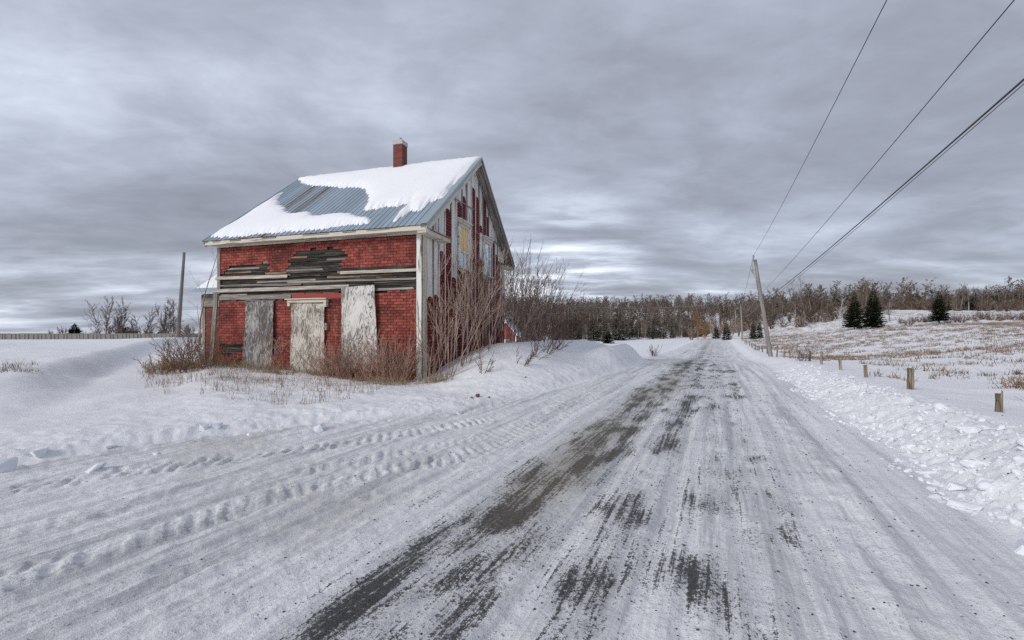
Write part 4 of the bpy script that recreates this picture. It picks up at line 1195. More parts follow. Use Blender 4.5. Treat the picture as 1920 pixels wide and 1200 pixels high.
def build_grass():
    rng = np.random.default_rng(8)
    # rising field: tufts poking through the snow
    t = 4.2 + rng.random(60000) ** 1.25 * 70; s = rng.uniform(6, 150, 60000)
    X, Y = from_ts(t, s)
    m = (Y > 7) & (Y < 125) & (X / Y < 1.35) & (X / Y > .5)
    m &= (.35 * fbm(X * .16, Y * .16, 3) + 1.0 * fbm(X * .9, Y * .9, 3) > -.05 + .22 * np.exp(-((t - 4.2) / 2.0) ** 2)) & (rng.random(60000) < np.clip(.85 - Y / 190, .3, 1))
    X, Y = X[m][:10000], Y[m][:10000]; Z = height(X, Y)
    k = (.55 + .9 * rng.random(len(X)) ** 2) * (1 + Y / 140)
    V, F = blades([((a, b, c), kk) for a, b, c, kk in zip(X, Y, Z, k)], rng, .20, 7, .9, .012, .11)
    tag(link('field_grass', mesh_np('field_grass', V, F, M_FGRASS, smooth=False)), 'dry tan grass poking through the snow of the rising field', kind='stuff')
    m = rng.random(len(X)) < .8
    V, F = blades([((a + .2, b + .1, c), kk) for a, b, c, kk in zip(X[m], Y[m], Z[m], k[m])], rng, .17, 9, .9, .016, .13)
    tag(link('field_weeds', mesh_np('field_weeds', V, F, M_WEED, smooth=False)), 'dark brown weeds among the grass of the field', kind='stuff')
    # yard in front of the house
    pts = []; wp = []
    for _ in range(4200):
        x = rng.uniform(-10.8, .4); y = -rng.random() ** 1.4 * 5.2 - .2
        p = hloc(x, y)
        dens = .20 + .9 * fbm(np.array([p.x * .7]), np.array([p.y * .7]), 3)[0] + .35 * math.exp(-((x + 9.6) / 1.6) ** 2) + .16 * math.exp(-(y / 1.0) ** 2)
        if p.x / p.y > -.815 and rng.random() < dens * .55:
            (pts if rng.random() < .6 else wp).append(((p.x, p.y, gz(p.x, p.y)), .5 + rng.random()))
    V, F = blades(pts, rng, .24, 9, .5, .0045, .08)
    tag(link('yard_grass', mesh_np('yard_grass', V, F, M_GRASS, smooth=False)), 'thin dry grass in the snow before the house', kind='stuff')
    V, F = blades(wp, rng, .30, 5, .45, .0045, .06)
    V2 = []
    for j in range(2, len(V), 3):
        if rng.random() < .55:
            tx, ty, tz = V[j]; d = .008 + .010 * rng.random()
            V2 += [(tx - d, ty, tz - d), (tx + d, ty, tz - d * .4), (tx + d * .3, ty, tz + d * 1.4)]
    V = np.concatenate([V, np.array(V2)]); F = np.arange(len(V)).reshape(-1, 3)
    tag(link('yard_weeds', mesh_np('yard_weeds', V, F, M_WEED, smooth=False)), 'brown seed headed weeds in the snow before the house', kind='stuff')
    # tan tussocks at the wall foot and left corner
    pts = []
    for x0, y0, n, sp in ((-9.6, -.4, 70, .7), (-10.3, .3, 60, .7), (-9.2, .6, 50, .5), (-6.3, -.7, 16, .25), (-4.9, -1.15, 26, .28), (-.6, -1.5, 24, .35), (.7, -.7, 26, .3), (-3.8, -.3, 18, .3)):
        for _ in range(n):
            p = hloc(x0 + rng.normal(0, sp), y0 + rng.normal(0, sp * .6)); pts.append(((p.x, p.y, gz(p.x, p.y)), .6 + .7 * rng.random()))
    V, F = blades(pts, rng, .34, 12, .8, .005, .07)
    tag(link('tussock_grass', mesh_np('tussock_grass', V, F, M_GRASS, smooth=False)), 'straw coloured tussock grass at the foot of the house', kind='stuff')
    # sparse tuft far left by the drift
    pts = []
    for _ in range(45):
        Y = rng.uniform(11.5, 13.2); X = atpx(rng.uniform(-10, 66), Y); pts.append(((X, Y, gz(X, Y)), .5 + .6 * rng.random()))
    V, F = blades(pts, rng, .20, 7, .8, .005, .10)
    tag(link('drift_grass', mesh_np('drift_grass', V, F, M_FGRASS, smooth=False)), 'grey dry tuft of grass poking out of the left snow drift', kind='stuff')


build_grass()


# ------------------------------------------------------------------ poles, wires, fence posts, wall, shed
def pole_mesh(h, r0, r1, lean, rng, rings=14, n=10, rough=.04):
    V, F = [], []
    for i in range(rings + 1):
        f = i / rings; r = r0 + (r1 - r0) * f
        for j in range(n):
            a = 2 * math.pi * j / n; rr = r * (1 + rng.uniform(-rough, rough))
            V.append((f * h, math.cos(a) * rr, math.sin(a) * rr))
    for i in range(rings):
        for j in range(n): F.append((i * n + j, i * n + (j + 1) % n, (i + 1) * n + (j + 1) % n, (i + 1) * n + j))
    b = len(V); V += [(h, 0, 0), (0, 0, 0)]
    me = bpy.data.meshes.new('pole')
    me.from_pydata(V, [], [tuple(reversed(f)) for f in F] + [(rings * n + j, rings * n + (j + 1) % n, b) for j in range(n)][::1])
    for p in me.polygons: p.use_smooth = True
    return me


def upright(name, base, top, r0, r1, m, parent, rng, **k):
    base = Vector(base); top = Vector(top); d = (top - base); h = d.length; x = d.normalized()
    y = Vector((0, 1, 0)); y = (y - x * y.dot(x)).normalized(); z = x.cross(y)
    me = pole_mesh(h, r0, r1, 0, rng, **k); me.materials.append(m)
    return link(name, me, parent, mtx=frame_mtx(base, x, y, z))


def rod(name, pts, r, m, parent, n=6):
    V, F = tubes([(pts[i], pts[i + 1], r, r) for i in range(len(pts) - 1)], n)
    return link(name, mesh_np(name, V, F, m), parent)


def wire(name, A, B, sag, r, m, label, group=None, n=40):
    A = Vector(A); B = Vector(B); pts = []
    for i in range(n + 1):
        f = i / n; p = A.lerp(B, f); p.z -= 4 * sag * f * (1 - f); pts.append(tuple(p))
    V, F = tubes([(pts[i], pts[i + 1], r, r) for i in range(n)], 5)
    o = link(name, mesh_np(name, V, F, m)); tag(o, label, 'wire', group)
    return o


def build_poles():
    rng = random.Random(4)
    # leaning utility pole by the fence
    bx, by = atpx(1446, 32), 32.0; bz = gz(bx, by)
    T = empty('utility_pole', (bx, by, bz)); tag(T, 'nearest wooden utility pole, leaning over the fence line', 'pole')
    top = Vector((atpx(1415.5, 32) - bx, 0, 6.62 - bz))
    upright('post', (.06, 0, -.6), top, .155, .105, M_POLE, T, rng)
    at = lambda f: top * f
    pin = at(1.0)
    rod('pin', [tuple(pin + Vector((-.06, 0, -.35))), tuple(pin + Vector((-.10, 0, .22)))], .02, M_PORC, T)
    rod('insulator', [tuple(pin + Vector((-.10, 0, .16))), tuple(pin + Vector((-.11, 0, .30)))], .055, M_PORC, T, 8)
    c = at(.885)
    hk = rod('cutout_bracket', [tuple(c), tuple(c + Vector((-.30, 0, .08))), tuple(c + Vector((-.36, 0, -.02))), tuple(c + Vector((-.28, 0, -.14)))], .025, M_PORC, T)
    rod('fuse_tube', [tuple(c + Vector((-.40, 0, .10))), tuple(c + Vector((-.22, 0, -.22)))], .03, M_PORC, T, 8)
    c = at(.76)
    rod('arrester', [tuple(c + Vector((-.16, 0, .22))), tuple(c + Vector((-.10, 0, -.12)))], .05, M_PORC, T, 8)
    rod('bracket', [tuple(c + Vector((-.12, 0, 0))), tuple(c + Vector((.05, 0, .0)))], .03, M_PORC, T)
    rod('drop_lead', [tuple(pin + Vector((-.10, 0, .15))), tuple(at(.93) + Vector((-.26, 0, 0))), tuple(at(.80) + Vector((-.18, 0, 0))), tuple(at(.64) + Vector((-.14, 0, 0))), tuple(at(.58) + Vector((-.05, 0, 0)))], .010, M_WIRE, T, 4)
    for f in (.66, .575, .555): rod('spool_insulator', [tuple(at(f) + Vector((.0, -.17, -.04))), tuple(at(f) + Vector((.0, -.17, .06)))], .045, M_PORC, T, 8)
    V, F = tubes([(tuple(at(.06) + Vector((0, 0, 0))), tuple(at(.072)), .158, .158)], 10)
    # second and third poles further down the road
    def far_pole(px, Y, ytop, dx, lab, lamp):
        X = atpx(px, Y); z = gz(X, Y)
        P = empty('utility_pole', (X, Y, z)); tag(P, lab, 'pole')
        tz = 1.6 + (620 - ytop) * Y / 848
        upright('post', (0, 0, -.5), (dx, 0, tz - z), .16, .11, M_POLE, P, rng)
        rod('insulator', [(dx, 0, tz - z), (dx, 0, tz - z + .35)], .06, M_PORC, P)
        if lamp:
            rod('lamp_arm', [(dx * .9, 0, (tz - z) * .9), (dx - .5, 0, (tz - z) * .92)], .03, M_PORC, P)
            rod('lamp_head', [(dx - .5, 0, (tz - z) * .92 + .08), (dx - .75, 0, (tz - z) * .92 - .10)], .11, M_PORC, P, 8)
        return (X + dx, Y, tz)
    p2 = far_pole(1392.5, 83, 573, -.35, 'pale utility pole with a small lamp, second along the road', True)
    p3 = far_pole(1379, 128, 582, 0, 'short distant utility pole, third along the road', False)
    # old pole standing by the concrete wall
    X, Y = atpx(332.5, 37), 37.0; z = gz(X, Y)
    P = empty('old_pole', (X, Y, z)); tag(P, 'bare weathered pole without wires beside the concrete wall', 'pole')
    upright('post', (0, 0, -.6), (.56, 0, 1.6 + 146 * 37 / 848 - z), .17, .10, M_POLE, P, rng)
    V, F = tubes([((.55, 0, 1.6 + 146 * 37 / 848 - z - .02), (.565, 0, 1.6 + 146 * 37 / 848 - z + .05), .11, .09)], 10)
    link('pole_cap', mesh_np('pole_cap', V, F, M_GREYW), P)
    # wires
    b = Vector((bx, by, bz))
    w1 = b + top + Vector((-.11, 0, .28)); w2 = b + at(.66) + Vector((0, -.17, 0)); w3 = b + at(.575) + Vector((0, -.17, 0)); w4 = b + at(.555) + Vector((0, -.17, 0))
    G = 'wires overhead'
    wire('power_line', w1, (-.9, -7.9, 7.25), .4, .0075, M_WIRE, 'uppermost thin wire running from the top of the leaning pole', G)
    wire('power_line', w2, (-.39, -8, 5.98), .3, .007, M_WIRE, 'middle thin wire running overhead from the leaning pole', G)
    wire('power_line', w3, (-.36, -8, 4.92), .3, .012, M_WIRE, 'thickest black cable sloping down to the leaning pole', G)
    wire('power_line', w4, (-.37, -8, 4.93), .31, .005, M_WIRE, 'thin wire hanging just under the thick black cable', G)
    F_ = 'wires between the distant poles'
    wire('power_line', w1, (p2[0], p2[1], p2[2] + .3), .5, .012, M_WIRE, 'top wire from the leaning pole to the next pole', F_)
    wire('power_line', w2, (p2[0], p2[1], p2[2] - 1.2), .5, .012, M_PORC, 'pale wire under the top one to the next pole', F_)
    wire('power_line', w3, (p2[0], p2[1], p2[2] - 1.7), .6, .016, M_PORC, 'lowest sagging cable from the leaning pole to the next pole', F_)
    wire('power_line', (p2[0], p2[1], p2[2] - .2), (p3[0], p3[1], p3[2]), .4, .014, M_WIRE, 'faint wire between the second and third poles', F_)
    e = hloc(-.02, HW + .05, 3.15)
    wire('service_line', b + at(.62) + Vector((-.12, 0, 0)), e, .62, .011, M_PORC, 'pale service wire crossing the road to the back of the house')


build_poles()


def build_fence():
    rng = random.Random(9)
    px = [(1871, .30, 0), (1706, .47, .0), (1625, .36, -.06), (1578, .46, -.05), (1540, .52, 0), (1518, .48, .02), (1497, .42, .03), (1482, .46, -.02), (1470, .40, .02), (1456.5, .80, .03), (1438, .5, .03), (1430, .55, -.05), (1423, .5, .04), (1416, .55, 0), (1410, .6, 0), (1405, .55, .03), (1400.5, .6, -.03), (1397, .6, 0)]
    words = ['short split post nearest the camera by the snow bank', 'tall square weathered post, thickest of the fence', 'stubby post tilted away from the road', 'slim tilted post, fourth from the camera', 'straight post, fifth from the camera', 'straight post, sixth from the camera', 'low post beside the upright dry bush', 'post just past the upright dry bush', 'low dark post near the leaning pole', 'tall post standing next to the leaning pole',
             'first small post beyond the leaning pole', 'tilted small post beyond the leaning pole', 'third small post beyond the leaning pole', 'fourth small post beyond the leaning pole', 'fifth small post beyond the leaning pole', 'sixth small post beyond the leaning pole', 'seventh small post beyond the leaning pole', 'most distant small post of the roadside fence']
    for (x, h, ln), w in zip(px, words):
        k = (x - 960) / 848; d = 3.72 / (k * CT - ST) if x < 1800 else 6.75
        X = k * d; z = gz(X, d)
        r = {1706: .052, 1871: .036}.get(x, .048)
        T = empty('fence_post', (X, d, z - .02)); tag(T, w, 'fence post', 'roadside fence posts')
        n = 5 if x == 1706 else 7
        upright('post', (0, 0, -.3), (ln, rng.uniform(-.03, .03), h), r, r * .92, M_POST, T, rng, rings=6, n=n, rough=.14)
        rod('staple', [(ln * .7 - r, -.02, h * .7), (ln * .7 - r - .012, -.02, h * .66)], .006, M_WIRE, T, 4)
        if x in (1706, 1871): plank('splinter', T, (r * .6, -r * .7, -.2), (r * .5 + ln, -r * .6, h * 1.06), .03, .02, (.3, -1, 0), M_POST, .03, rng)
    # bracing rail at the tall post
    X = atpx(1456.5, 3.72 / ((1456.5 - 960) / 848 * CT - ST)); Y = X / ((1456.5 - 960) / 848)
    for x, Y, h, w in ((1190.5, 36, .55, 'short dark post in the snow across the road'), (1223, 35.5, .45, 'low post beside the small spreading bare bush'), (1140, 38, .5, 'leaning stub in the dry grass beyond the snow ridge')):
        X = atpx(x, Y); z = gz(X, Y)
        T = empty('fence_post', (X, Y, z)); tag(T, w, 'fence post', 'posts across the road')
        upright('post', (0, 0, -.3), (.15 if x == 1140 else .02, 0, h), .08, .07, M_POST, T, rng, rings=5, n=7, rough=.12)


build_fence()


def build_wall_shed():
    rng = random.Random(6)
    T = empty('concrete_wall', (0, 0, 0)); tag(T, 'long low grey concrete wall beyond the snow drift', 'wall')
    a = Vector((atpx(-150, 33.5), 33.5)); b = Vector((atpx(338, 38.5), 38.5)); n = 26; d = (b - a) / n; L = d.length
    x = Vector((d.x, d.y, 0)).normalized(); y = Vector((-x.y, x.x, 0))
    for k in range(n):
        p = a + d * k
        h = 1.40 - .05 * k / n
        V = boxv(0, L - .012, 0, .3, -1.0, h)
        o = link('wall_panel', mesh_np('wall_panel', V, BOXF, M_WALLC, smooth=False), T, mtx=frame_mtx(Vector((p.x, p.y, rng.uniform(-.012, .012))) + y * rng.uniform(-.012, .012), x, y, Vector((0, 0, 1))))
    # returning side of the pit, and a few form-board ribs
    for k in range(8):
        p = b + Vector((y.x, y.y)) * (.32 + k * 1.2)
        V = boxv(-.3, 0, 0, 1.19, -1.0, 1.35)
        link('wall_panel', mesh_np('wall_panel', V, BOXF, M_WALLC, smooth=False), T, mtx=frame_mtx(Vector((p.x, p.y, rng.uniform(-.01, .01))), x, y, Vector((0, 0, 1))))
    for k in range(60):
        p = a + d * (k * n / 60 + .2)
        w = rng.uniform(.05, .2); h = 1.36 - .05 * (k / 60)
        V = boxv(0, w, -.03, -.015, -.9, h)
        link('form_rib', mesh_np('form_rib', V, BOXF, M_WALLC, smooth=False), T, mtx=frame_mtx(Vector((p.x, p.y, 0)), x, y, Vector((0, 0, 1))))
    # distant red shed with a snowy roof
    X, Y = -.45, 62.0; z = gz(X, Y) - .3
    S_ = empty('red_shed', (X, Y, z), R(-10)); tag(S_, 'small red shed half hidden behind the bare shrubs', 'shed')
    w, l, hw, hr = 1.35, 2.0, 2.35, 3.9
    V = []
    for y_ in (-l, l): V += [(-w, y_, -1), (w, y_, -1), (w, y_, hw), (0, y_, hr), (-w, y_, hw)]
    me = bpy.data.meshes.new('wall'); me.from_pydata(V, [], [(0, 1, 2, 3, 4), (9, 8, 7, 6, 5), (1, 6, 7, 2), (4, 9, 5, 0)]); me.materials.append(M_RED); link('wall', me, S_)
    for sg in (-1, 1):
        V = [(0, -l - .3, hr + .03), (0, l + .3, hr + .03), (sg * (w + .35), l + .3, hw - .37), (sg * (w + .35), -l - .3, hw - .37)]
        V += [(p[0], p[1], p[2] + .14) for p in V]
        link('roof', mesh_np('roof', V, BOXF, M_SNOW, smooth=False), S_)
    box('door', -.35, .35, -l - .05, -l - .002, .1, 1.7, M_WHITE, S_)
    box('corner_board', w - .12, w + .03, -l - .04, -l - .002, -.5, hw - .1, M_WHITE, S_)
    box('corner_board', -w - .03, -w + .12, -l - .04, -l - .002, -.5, hw - .1, M_WHITE, S_)


build_wall_shed()


# ------------------------------------------------------------------ broken snow
def chunk_meshes(seed, n, flat, ang=0.0, sub=2):
    import bmesh
    out = []; rng = random.Random(seed)
    for k in range(n):
        bm = bmesh.new()
        if ang:
            for _ in range(14): bm.verts.new((rng.uniform(-1, 1), rng.uniform(-.8, .8), rng.uniform(-1, 1) * flat))
            bmesh.ops.convex_hull(bm, input=bm.verts)
            bmesh.ops.delete(bm, geom=[v for v in bm.verts if not v.link_faces], context='VERTS')
            bmesh.ops.bevel(bm, geom=list(bm.edges), offset=.06, segments=1, affect='EDGES')
        else:
            bmesh.ops.create_icosphere(bm, subdivisions=sub, radius=1.0)
            cuts = [(Vector((rng.gauss(0, 1), rng.gauss(0, 1), rng.gauss(0, 1))).normalized(), rng.uniform(.45, .85)) for _ in range(6)]
            sx, sy = rng.uniform(.75, 1.25), rng.uniform(.7, 1.1)
            for v in bm.verts:
                p = v.co.copy()
                for d, h in cuts:
                    q = p.dot(d)
                    if q > h: p -= d * (q - h)
                p *= 1 + rng.uniform(-.07, .07) * (3 - sub) ** 1.5
                v.co = (p.x * sx, p.y * sy, p.z * flat)
        me = bpy.data.meshes.new('snow_chunk'); bm.to_mesh(me); bm.free(); me.materials.append(M_CHUNK)
        for p in me.polygons: p.use_smooth = not ang
        out.append(me)
    return out


def ground_z(x, y):
    X = np.array([x], float); Y = np.array([y], float)
    return float(height(X, Y)[0] + surface_maps(X, Y)[3][0])


def build_chunks():
    rng = random.Random(12); protos = chunk_meshes(2, 8, .75); slabs = chunk_meshes(5, 6, .34, 1.0); crumbs = chunk_meshes(8, 6, .8, 0, 1); lumps = chunk_meshes(15, 6, .7, 1.0)
    bank = GROUND['snow_bank']
    N = 3000
    cand = []
    for _ in range(N):
        s = 1.6 + rng.random() ** 1.5 * 19; f = rng.random() ** 1.15
        t = TR - .14 + f * 1.3 + .14 * math.sin(s * 1.7) + .08 * math.sin(s * 4.3)
        sz = .012 + .05 * rng.random() ** 3.0
        if f < .8 and s < 9 and rng.random() < .045: sz = rng.uniform(.07, .12)
        cand.append((sz, t, s))
    cand.sort(key=lambda c: -c[0] / (c[2] + 1))
    xy = [from_ts(c[1], c[2]) for c in cand]
    X = np.array([p[0] for p in xy]); Y = np.array([p[1] for p in xy])
    Z = height(X, Y) + surface_maps(X, Y)[3]
    rest_v, rest_f = [], []
    for k, (sz, t, s) in enumerate(cand):
        me = rng.choice((protos if rng.random() < .3 else slabs) if k < 290 else (crumbs if rng.random() < .75 else slabs))
        m = Matrix.Translation((X[k], Y[k], Z[k] + sz * .02)) @ Matrix.Rotation(rng.uniform(0, 6.28), 4, 'Z') @ Matrix.Rotation(rng.uniform(-.7, .7), 4, 'X') @ Matrix.Scale(sz, 4)
        if k < 290:
            o = link('snow_chunk', me, bank); o.matrix_local = m
        else:
            co = [tuple(m @ v.co) for v in me.vertices]; b = len(rest_v); rest_v += co
            for p in me.polygons:
                vs = list(p.vertices)
                for i in range(1, len(vs) - 1): rest_f.append((b + vs[0], b + vs[i], b + vs[i + 1]))
    tag(link('snow_rubble', mesh_np('snow_rubble', rest_v, rest_f, M_CHUNK, smooth=False), bank), kind='stuff')
    # grit and small stones scattered on the road
    gv, gf = [], []
    gm = chunk_meshes(9, 4, .7, 0, 1); g3 = []
    for _ in range(1500):
        s_ = 1.7 + rng.random() ** 1.6 * 14; g3.append((rng.gauss(-.4, 1.6), s_, rng.uniform(.003, .010) * (1 + s_ * .08)))
    GX = np.array([from_ts(c[0], c[1]) for c in g3]); GZ = height(GX[:, 0], GX[:, 1]) + surface_maps(GX[:, 0], GX[:, 1])[3]
    for (t, s_, r_), (x, y), z in zip(g3, GX, GZ):
        me = rng.choice(gm); b = len(gv); m = Matrix.Translation((x, y, z)) @ Matrix.Rotation(rng.uniform(0, 6), 4, 'Z') @ Matrix.Scale(r_, 4)
        gv += [tuple(m @ v.co) for v in me.vertices]; gf += [tuple(b + i for i in p.vertices) for p in me.polygons]
    tag(link('grit', mesh_np('grit', gv, gf, M_GRIT, smooth=False)), 'dark grit and small stones scattered on the packed snow of the road', kind='stuff')
    # big plates at the foot of the bank
    for t, s, sz, rz in ((2.12, 4.55, .20, .5), (2.05, 5.4, .13, 1.9), (2.2, 5.9, .15, .2), (2.15, 6.6, .12, 2.5), (2.5, 4.9, .20, 1.2), (2.75, 5.6, .17, .8), (2.45, 6.3, .16, 2.9), (3.0, 6.4, .22, .3), (2.9, 7.6, .15, 1.5)):
        x, y = from_ts(t, s)
        o = link('ice_plate', rng.choice(slabs), bank); o.matrix_local = Matrix.Translation((x, y, ground_z(x, y) + sz * .1)) @ Matrix.Rotation(rz, 4, 'Z') @ Matrix.Rotation(rng.uniform(-.2, .3), 4, 'X') @ Matrix.Scale(sz, 4)
    # single lumps along the left windrow
    for px, py, r, lab in ((596, 796, .115, 'largest white snow lump in front of the pale doorway'), (410, 801, .11, 'larger of two snow lumps lying together'), (385, 804, .075, 'smaller of two snow lumps lying together'), (72, 848, .12, 'rounded snow lump on the windrow near the left edge'), (18, 871, .15, 'grey snow lump at the left edge of the picture'),
                           (203, 833, .09, 'snow lump midway along the left windrow'), (177, 870, .10, 'low snow lump at the foot of the left windrow'), (468, 806, .05, 'small snow lump between the pair and the largest lump'), (500, 800, .07, 'flat snow lump beside the largest lump'), (862, 766, .08, 'snow lump on the ploughed edge by the house corner'), (296, 842, .06, 'brownish snow lump on the left windrow')):
        d = 848 * (1.6 - .1) / (py - 620); X_ = (px - 960) / 848 * d
        o = link('snow_lump', rng.choice(lumps)); o.matrix_world = Matrix.Translation((X_, d, ground_z(X_, d) + r * .12)) @ Matrix.Rotation(rng.uniform(0, 6), 4, 'Z') @ Matrix.Rotation(rng.uniform(-.4, .4), 4, 'X') @ Matrix.Scale(r, 4)
        tag(o, lab, 'snow lump', 'snow lumps along the left windrow')
    # frozen clods on the far bank
    for px, Y, r in ((896, 10.7, .07), (885, 10.4, .05), (917, 10.2, .035), (985, 13.0, .04)):
        X_ = atpx(px, Y)
        o = link('earth_clod', rng.choice(protos).copy()); o.data.materials.clear(); o.data.materials.append(M_WEED)
        o.matrix_world = Matrix.Translation((X_, Y, ground_z(X_, Y) + r * .3)) @ Matrix.Scale(r, 4)
        tag(o, {896: 'larger brown earth clod on the snow slope below the house corner', 885: 'brown clod touching the larger earth clod', 917: 'small dark clod just below the larger earth clod', 985: 'lone brown clod further along the snow slope'}[px], 'clod', 'earth clods on the snow slope')


build_chunks()


# ------------------------------------------------------------------ trees
P_TREE = [lv(9, .05, .02, 2.4, (.45, .9), .42, .5, .28, .25), lv(5, .11, .06, 2.0, (.4, .8), .5, .6, .2, .35, .012), lv(4, .13, .05, 1.2, (.4, .8), .55, .65, .2, .4, .009), lv(3, .12, .04, tip=.5, rmin=.007)]
P_VASE = [lv(8, .06, .015, 2.0, (.35, .75), .46, .5, .2, .25), lv(5, .1, .05, 1.8, (.35, .75), .5, .6, .2, .35, .022), lv(3, .12, .05, 1.2, (.4, .8), .55, .7, .2, .45, .017), lv(2, .12, .03, tip=.5, rmin=.014)]
P_WOOD = [lv(7, .04, .01, 3.0, (.5, 1.0), .40, .45, .36, .25), lv(3, .13, .09, 2.8, (.4, .9), .62, .6, .2, .4, .030), lv(2, .16, .06, 2.2, (.4, .9), .62, .7, .2, .5, .026), lv(1, .15, .05, tip=.5, rmin=.022)]


def bare_tree(seed, h, r, P, lean=0.0):
    rng = random.Random(seed); out = [[] for _ in P]
    grow(rng, (0, 0, -.4), (lean, 0, 1), h, r, 0, P, out)
    return out


def build_trees():
    rng = random.Random(21); nr = np.random.default_rng(21)
    # --- trees beyond the concrete wall
    G = 'bare trees beyond the concrete wall'
    for i, (px, Y, h, lab) in enumerate(((196, 78, 6.2, 'broad bare tree beyond the wall, leftmost of the tall ones'), (222, 80, 6.6, 'tall bare tree beside the broad one beyond the wall'), (266, 82, 5.0, 'thin low bare tree midway along the wall'), (303, 76, 6.6, 'bare tree beyond the wall nearest the old pole'), (322, 82, 6.2, 'bare tree seen just behind the old pole'), (118, 90, 2.2, 'tiny bare tree by the dark fir beyond the wall'), (92, 92, 1.8, 'lowest bare bush at the far left beyond the wall'))):
        X = atpx(px, Y); z = gz(X, Y)
        plant('bare_tree', (X, Y, z), shrub_mesh(200 + i, 4, h * 1.22, .32, .075, P_VASE), (M_TWIG, M_TWIG), lab, 'tree', G, ('trunk', 'crown'), (6, 3))
    for i, (px, Y, h, n, lab) in enumerate(((178, 70, 2.2, 16, 'low bush at the foot of the broad tree beyond the wall'), (215, 72, 2.6, 16, 'brown bush between the tall trees beyond the wall'), (245, 70, 3.0, 16, 'brown rounded bush midway along the wall'), (280, 72, 2.6, 16, 'bush beyond the wall before the pole trees'), (318, 66, 2.0, 16, 'bush behind the foot of the old pole'), (355, 60, 2.4, 16, 'dense bush between old pole and house'))):
        X = atpx(px, Y)
        plant('far_bush', (X, Y, gz(X, Y)), shrub_mesh(220 + i, n, h, .9, .03, [lv(5, .1, .04, 1.6, (.4, .8), .5, .6, .2, .35, .012), lv(3, .12, .04, 2.0, (.4, .8), .6, .7, .2, .4, .022), lv(2, .12, .02, tip=.6, rmin=.02)]), (M_TWIG, M_TWIG), lab, 'bush', 'bushes beyond the concrete wall', sides=(4, 3))
    def spruce(name, X, Y, mesh, lab, group, sc=(1, 1), rz=0.0, cat='spruce'):
        tm, cm = mesh
        T = empty(name, (X, Y, gz(X, Y) - .05), rz); T.scale = (sc[0], sc[0], sc[1]); tag(T, lab, cat, group)
        link('trunk', tm, T); link('crown', cm, T)
        return T
    def sp_mesh(seed, h, w, dense, bare, m=M_NEEDLE):
        tr, V, F = spruce_meshes(seed, h, w, dense, bare)
        tv, tf = tubes(tr, 6)
        return mesh_np('trunk', tv, tf, M_TRUNK), mesh_np('crown', V, F, m, smooth=False)
    big = [sp_mesh(1, 7.2, 1.95, 1.6, .08), sp_mesh(2, 7.6, 2.0, 1.6, .06), sp_mesh(3, 6.4, 1.75, 1.5, .12)]
    for (px, Y), me, lab in zip(((1602, 82), (1637, 81), (1761, 84)), big, ('dark spruce, left one of the pair at the top of the field', 'dark spruce with the taller pointed top of the field pair', 'lone dark spruce at the top of the field past the pair')):
        X = atpx(px, Y); spruce('spruce', X, Y, me, lab, 'spruces at the top of the field')
    fir = sp_mesh(7, 3.6, 1.9, 1.4, .02)
    X = atpx(140, 84); spruce('fir', X, 84, fir, 'low dark fir peeping over the concrete wall', None, cat='fir')
    for px, Y, sc, lab in ((238, 74, .75, 'dark evergreen bush under the tall bare trees'), (300, 80, .6, 'dark evergreen bush behind the old pole trees')):
        X = atpx(px, Y); spruce('fir', X, Y, sp_mesh(int(px), 3.6, 2.4, 1.3, .02, M_NEEDLEB), lab, None, (sc * 1.4, sc), 1.0, 'fir')
    for px, Y, h, w, lab in ((1362, 96, 4.0, 1.2, 'leaning spruce beside the far end of the road'), (1412, 92, 3.3, .95, 'small spruce just behind the leaning pole'), (1424, 93, 3.5, .9, 'second small spruce behind the leaning pole'), (1343, 105, 3.4, .9, 'dark spruce over the crest of the road'), (1140, 86, 2.6, 1.35, 'squat green pine at the foot of the wooded hill')):
        X = atpx(px, Y); spruce('spruce', X, Y, sp_mesh(int(px), h, w, 1.1, .05), lab, None)
    # orange-leaved young trees and pale brush by the end of the road
    for i, (px, Y, h, n, m, lab) in enumerate(((1308, 98, 6.2, 7, M_ORANGE, 'tall orange brown young tree left of the far road'), (1322, 104, 5.0, 7, M_ORANGE, 'second orange brown tree nearer the road end'), (1297, 92, 2.6, 14, M_STEMG, 'pale dry brush in front of the orange trees'), (1335, 112, 5.0, 8, M_STEMG, 'tan brush closing the end of the road'), (1350, 116, 4.0, 9, M_STEMG, 'low tan brush at the road crest'), (1385, 112, 5.0, 8, M_STEMG, 'pale brush behind the second pole'), (1372, 108, 4.0, 9, M_STEMG, 'pale brush beside the leaning spruce'))):
        X = atpx(px, Y)
        plant('young_tree', (X, Y, gz(X, Y)), shrub_mesh(240 + i, n, h, .3, .05, [lv(6, .06, .02, 2.2, (.3, .7), .42, .5, .2, .3), lv(4, .1, .04, 1.8, (.3, .7), .5, .6, .2, .4, .02), lv(3, .12, .03, tip=.5, rmin=.016)]), (m, m), lab, 'young tree', 'young trees at the end of the road', sides=(4, 3))
    for i, (px, Y, h, lab) in enumerate(((1493, 120, 11.5, 'pale bare tree standing above the wood, left of two'), (1507, 122, 12.0, 'pale bare tree standing above the wood, right of two'), (1668, 96, 5.2, 'slim bare tree right beside the spruce pair'), (1573, 94, 6.5, 'pale birch clump just left of the spruce pair'))):
        X = atpx(px, Y)
        plant('bare_tree', (X, Y, gz(X, Y)), bare_tree(260 + i, h, .14, P_TREE), (M_BIRCH if px in (1573,) else M_TRUNK, M_BIRCH if px == 1573 else M_TRUNK), lab, 'tree', None, ('trunk', 'crown'), (6, 3))
    # hedge of low bushes at the top of the field
    hm = []
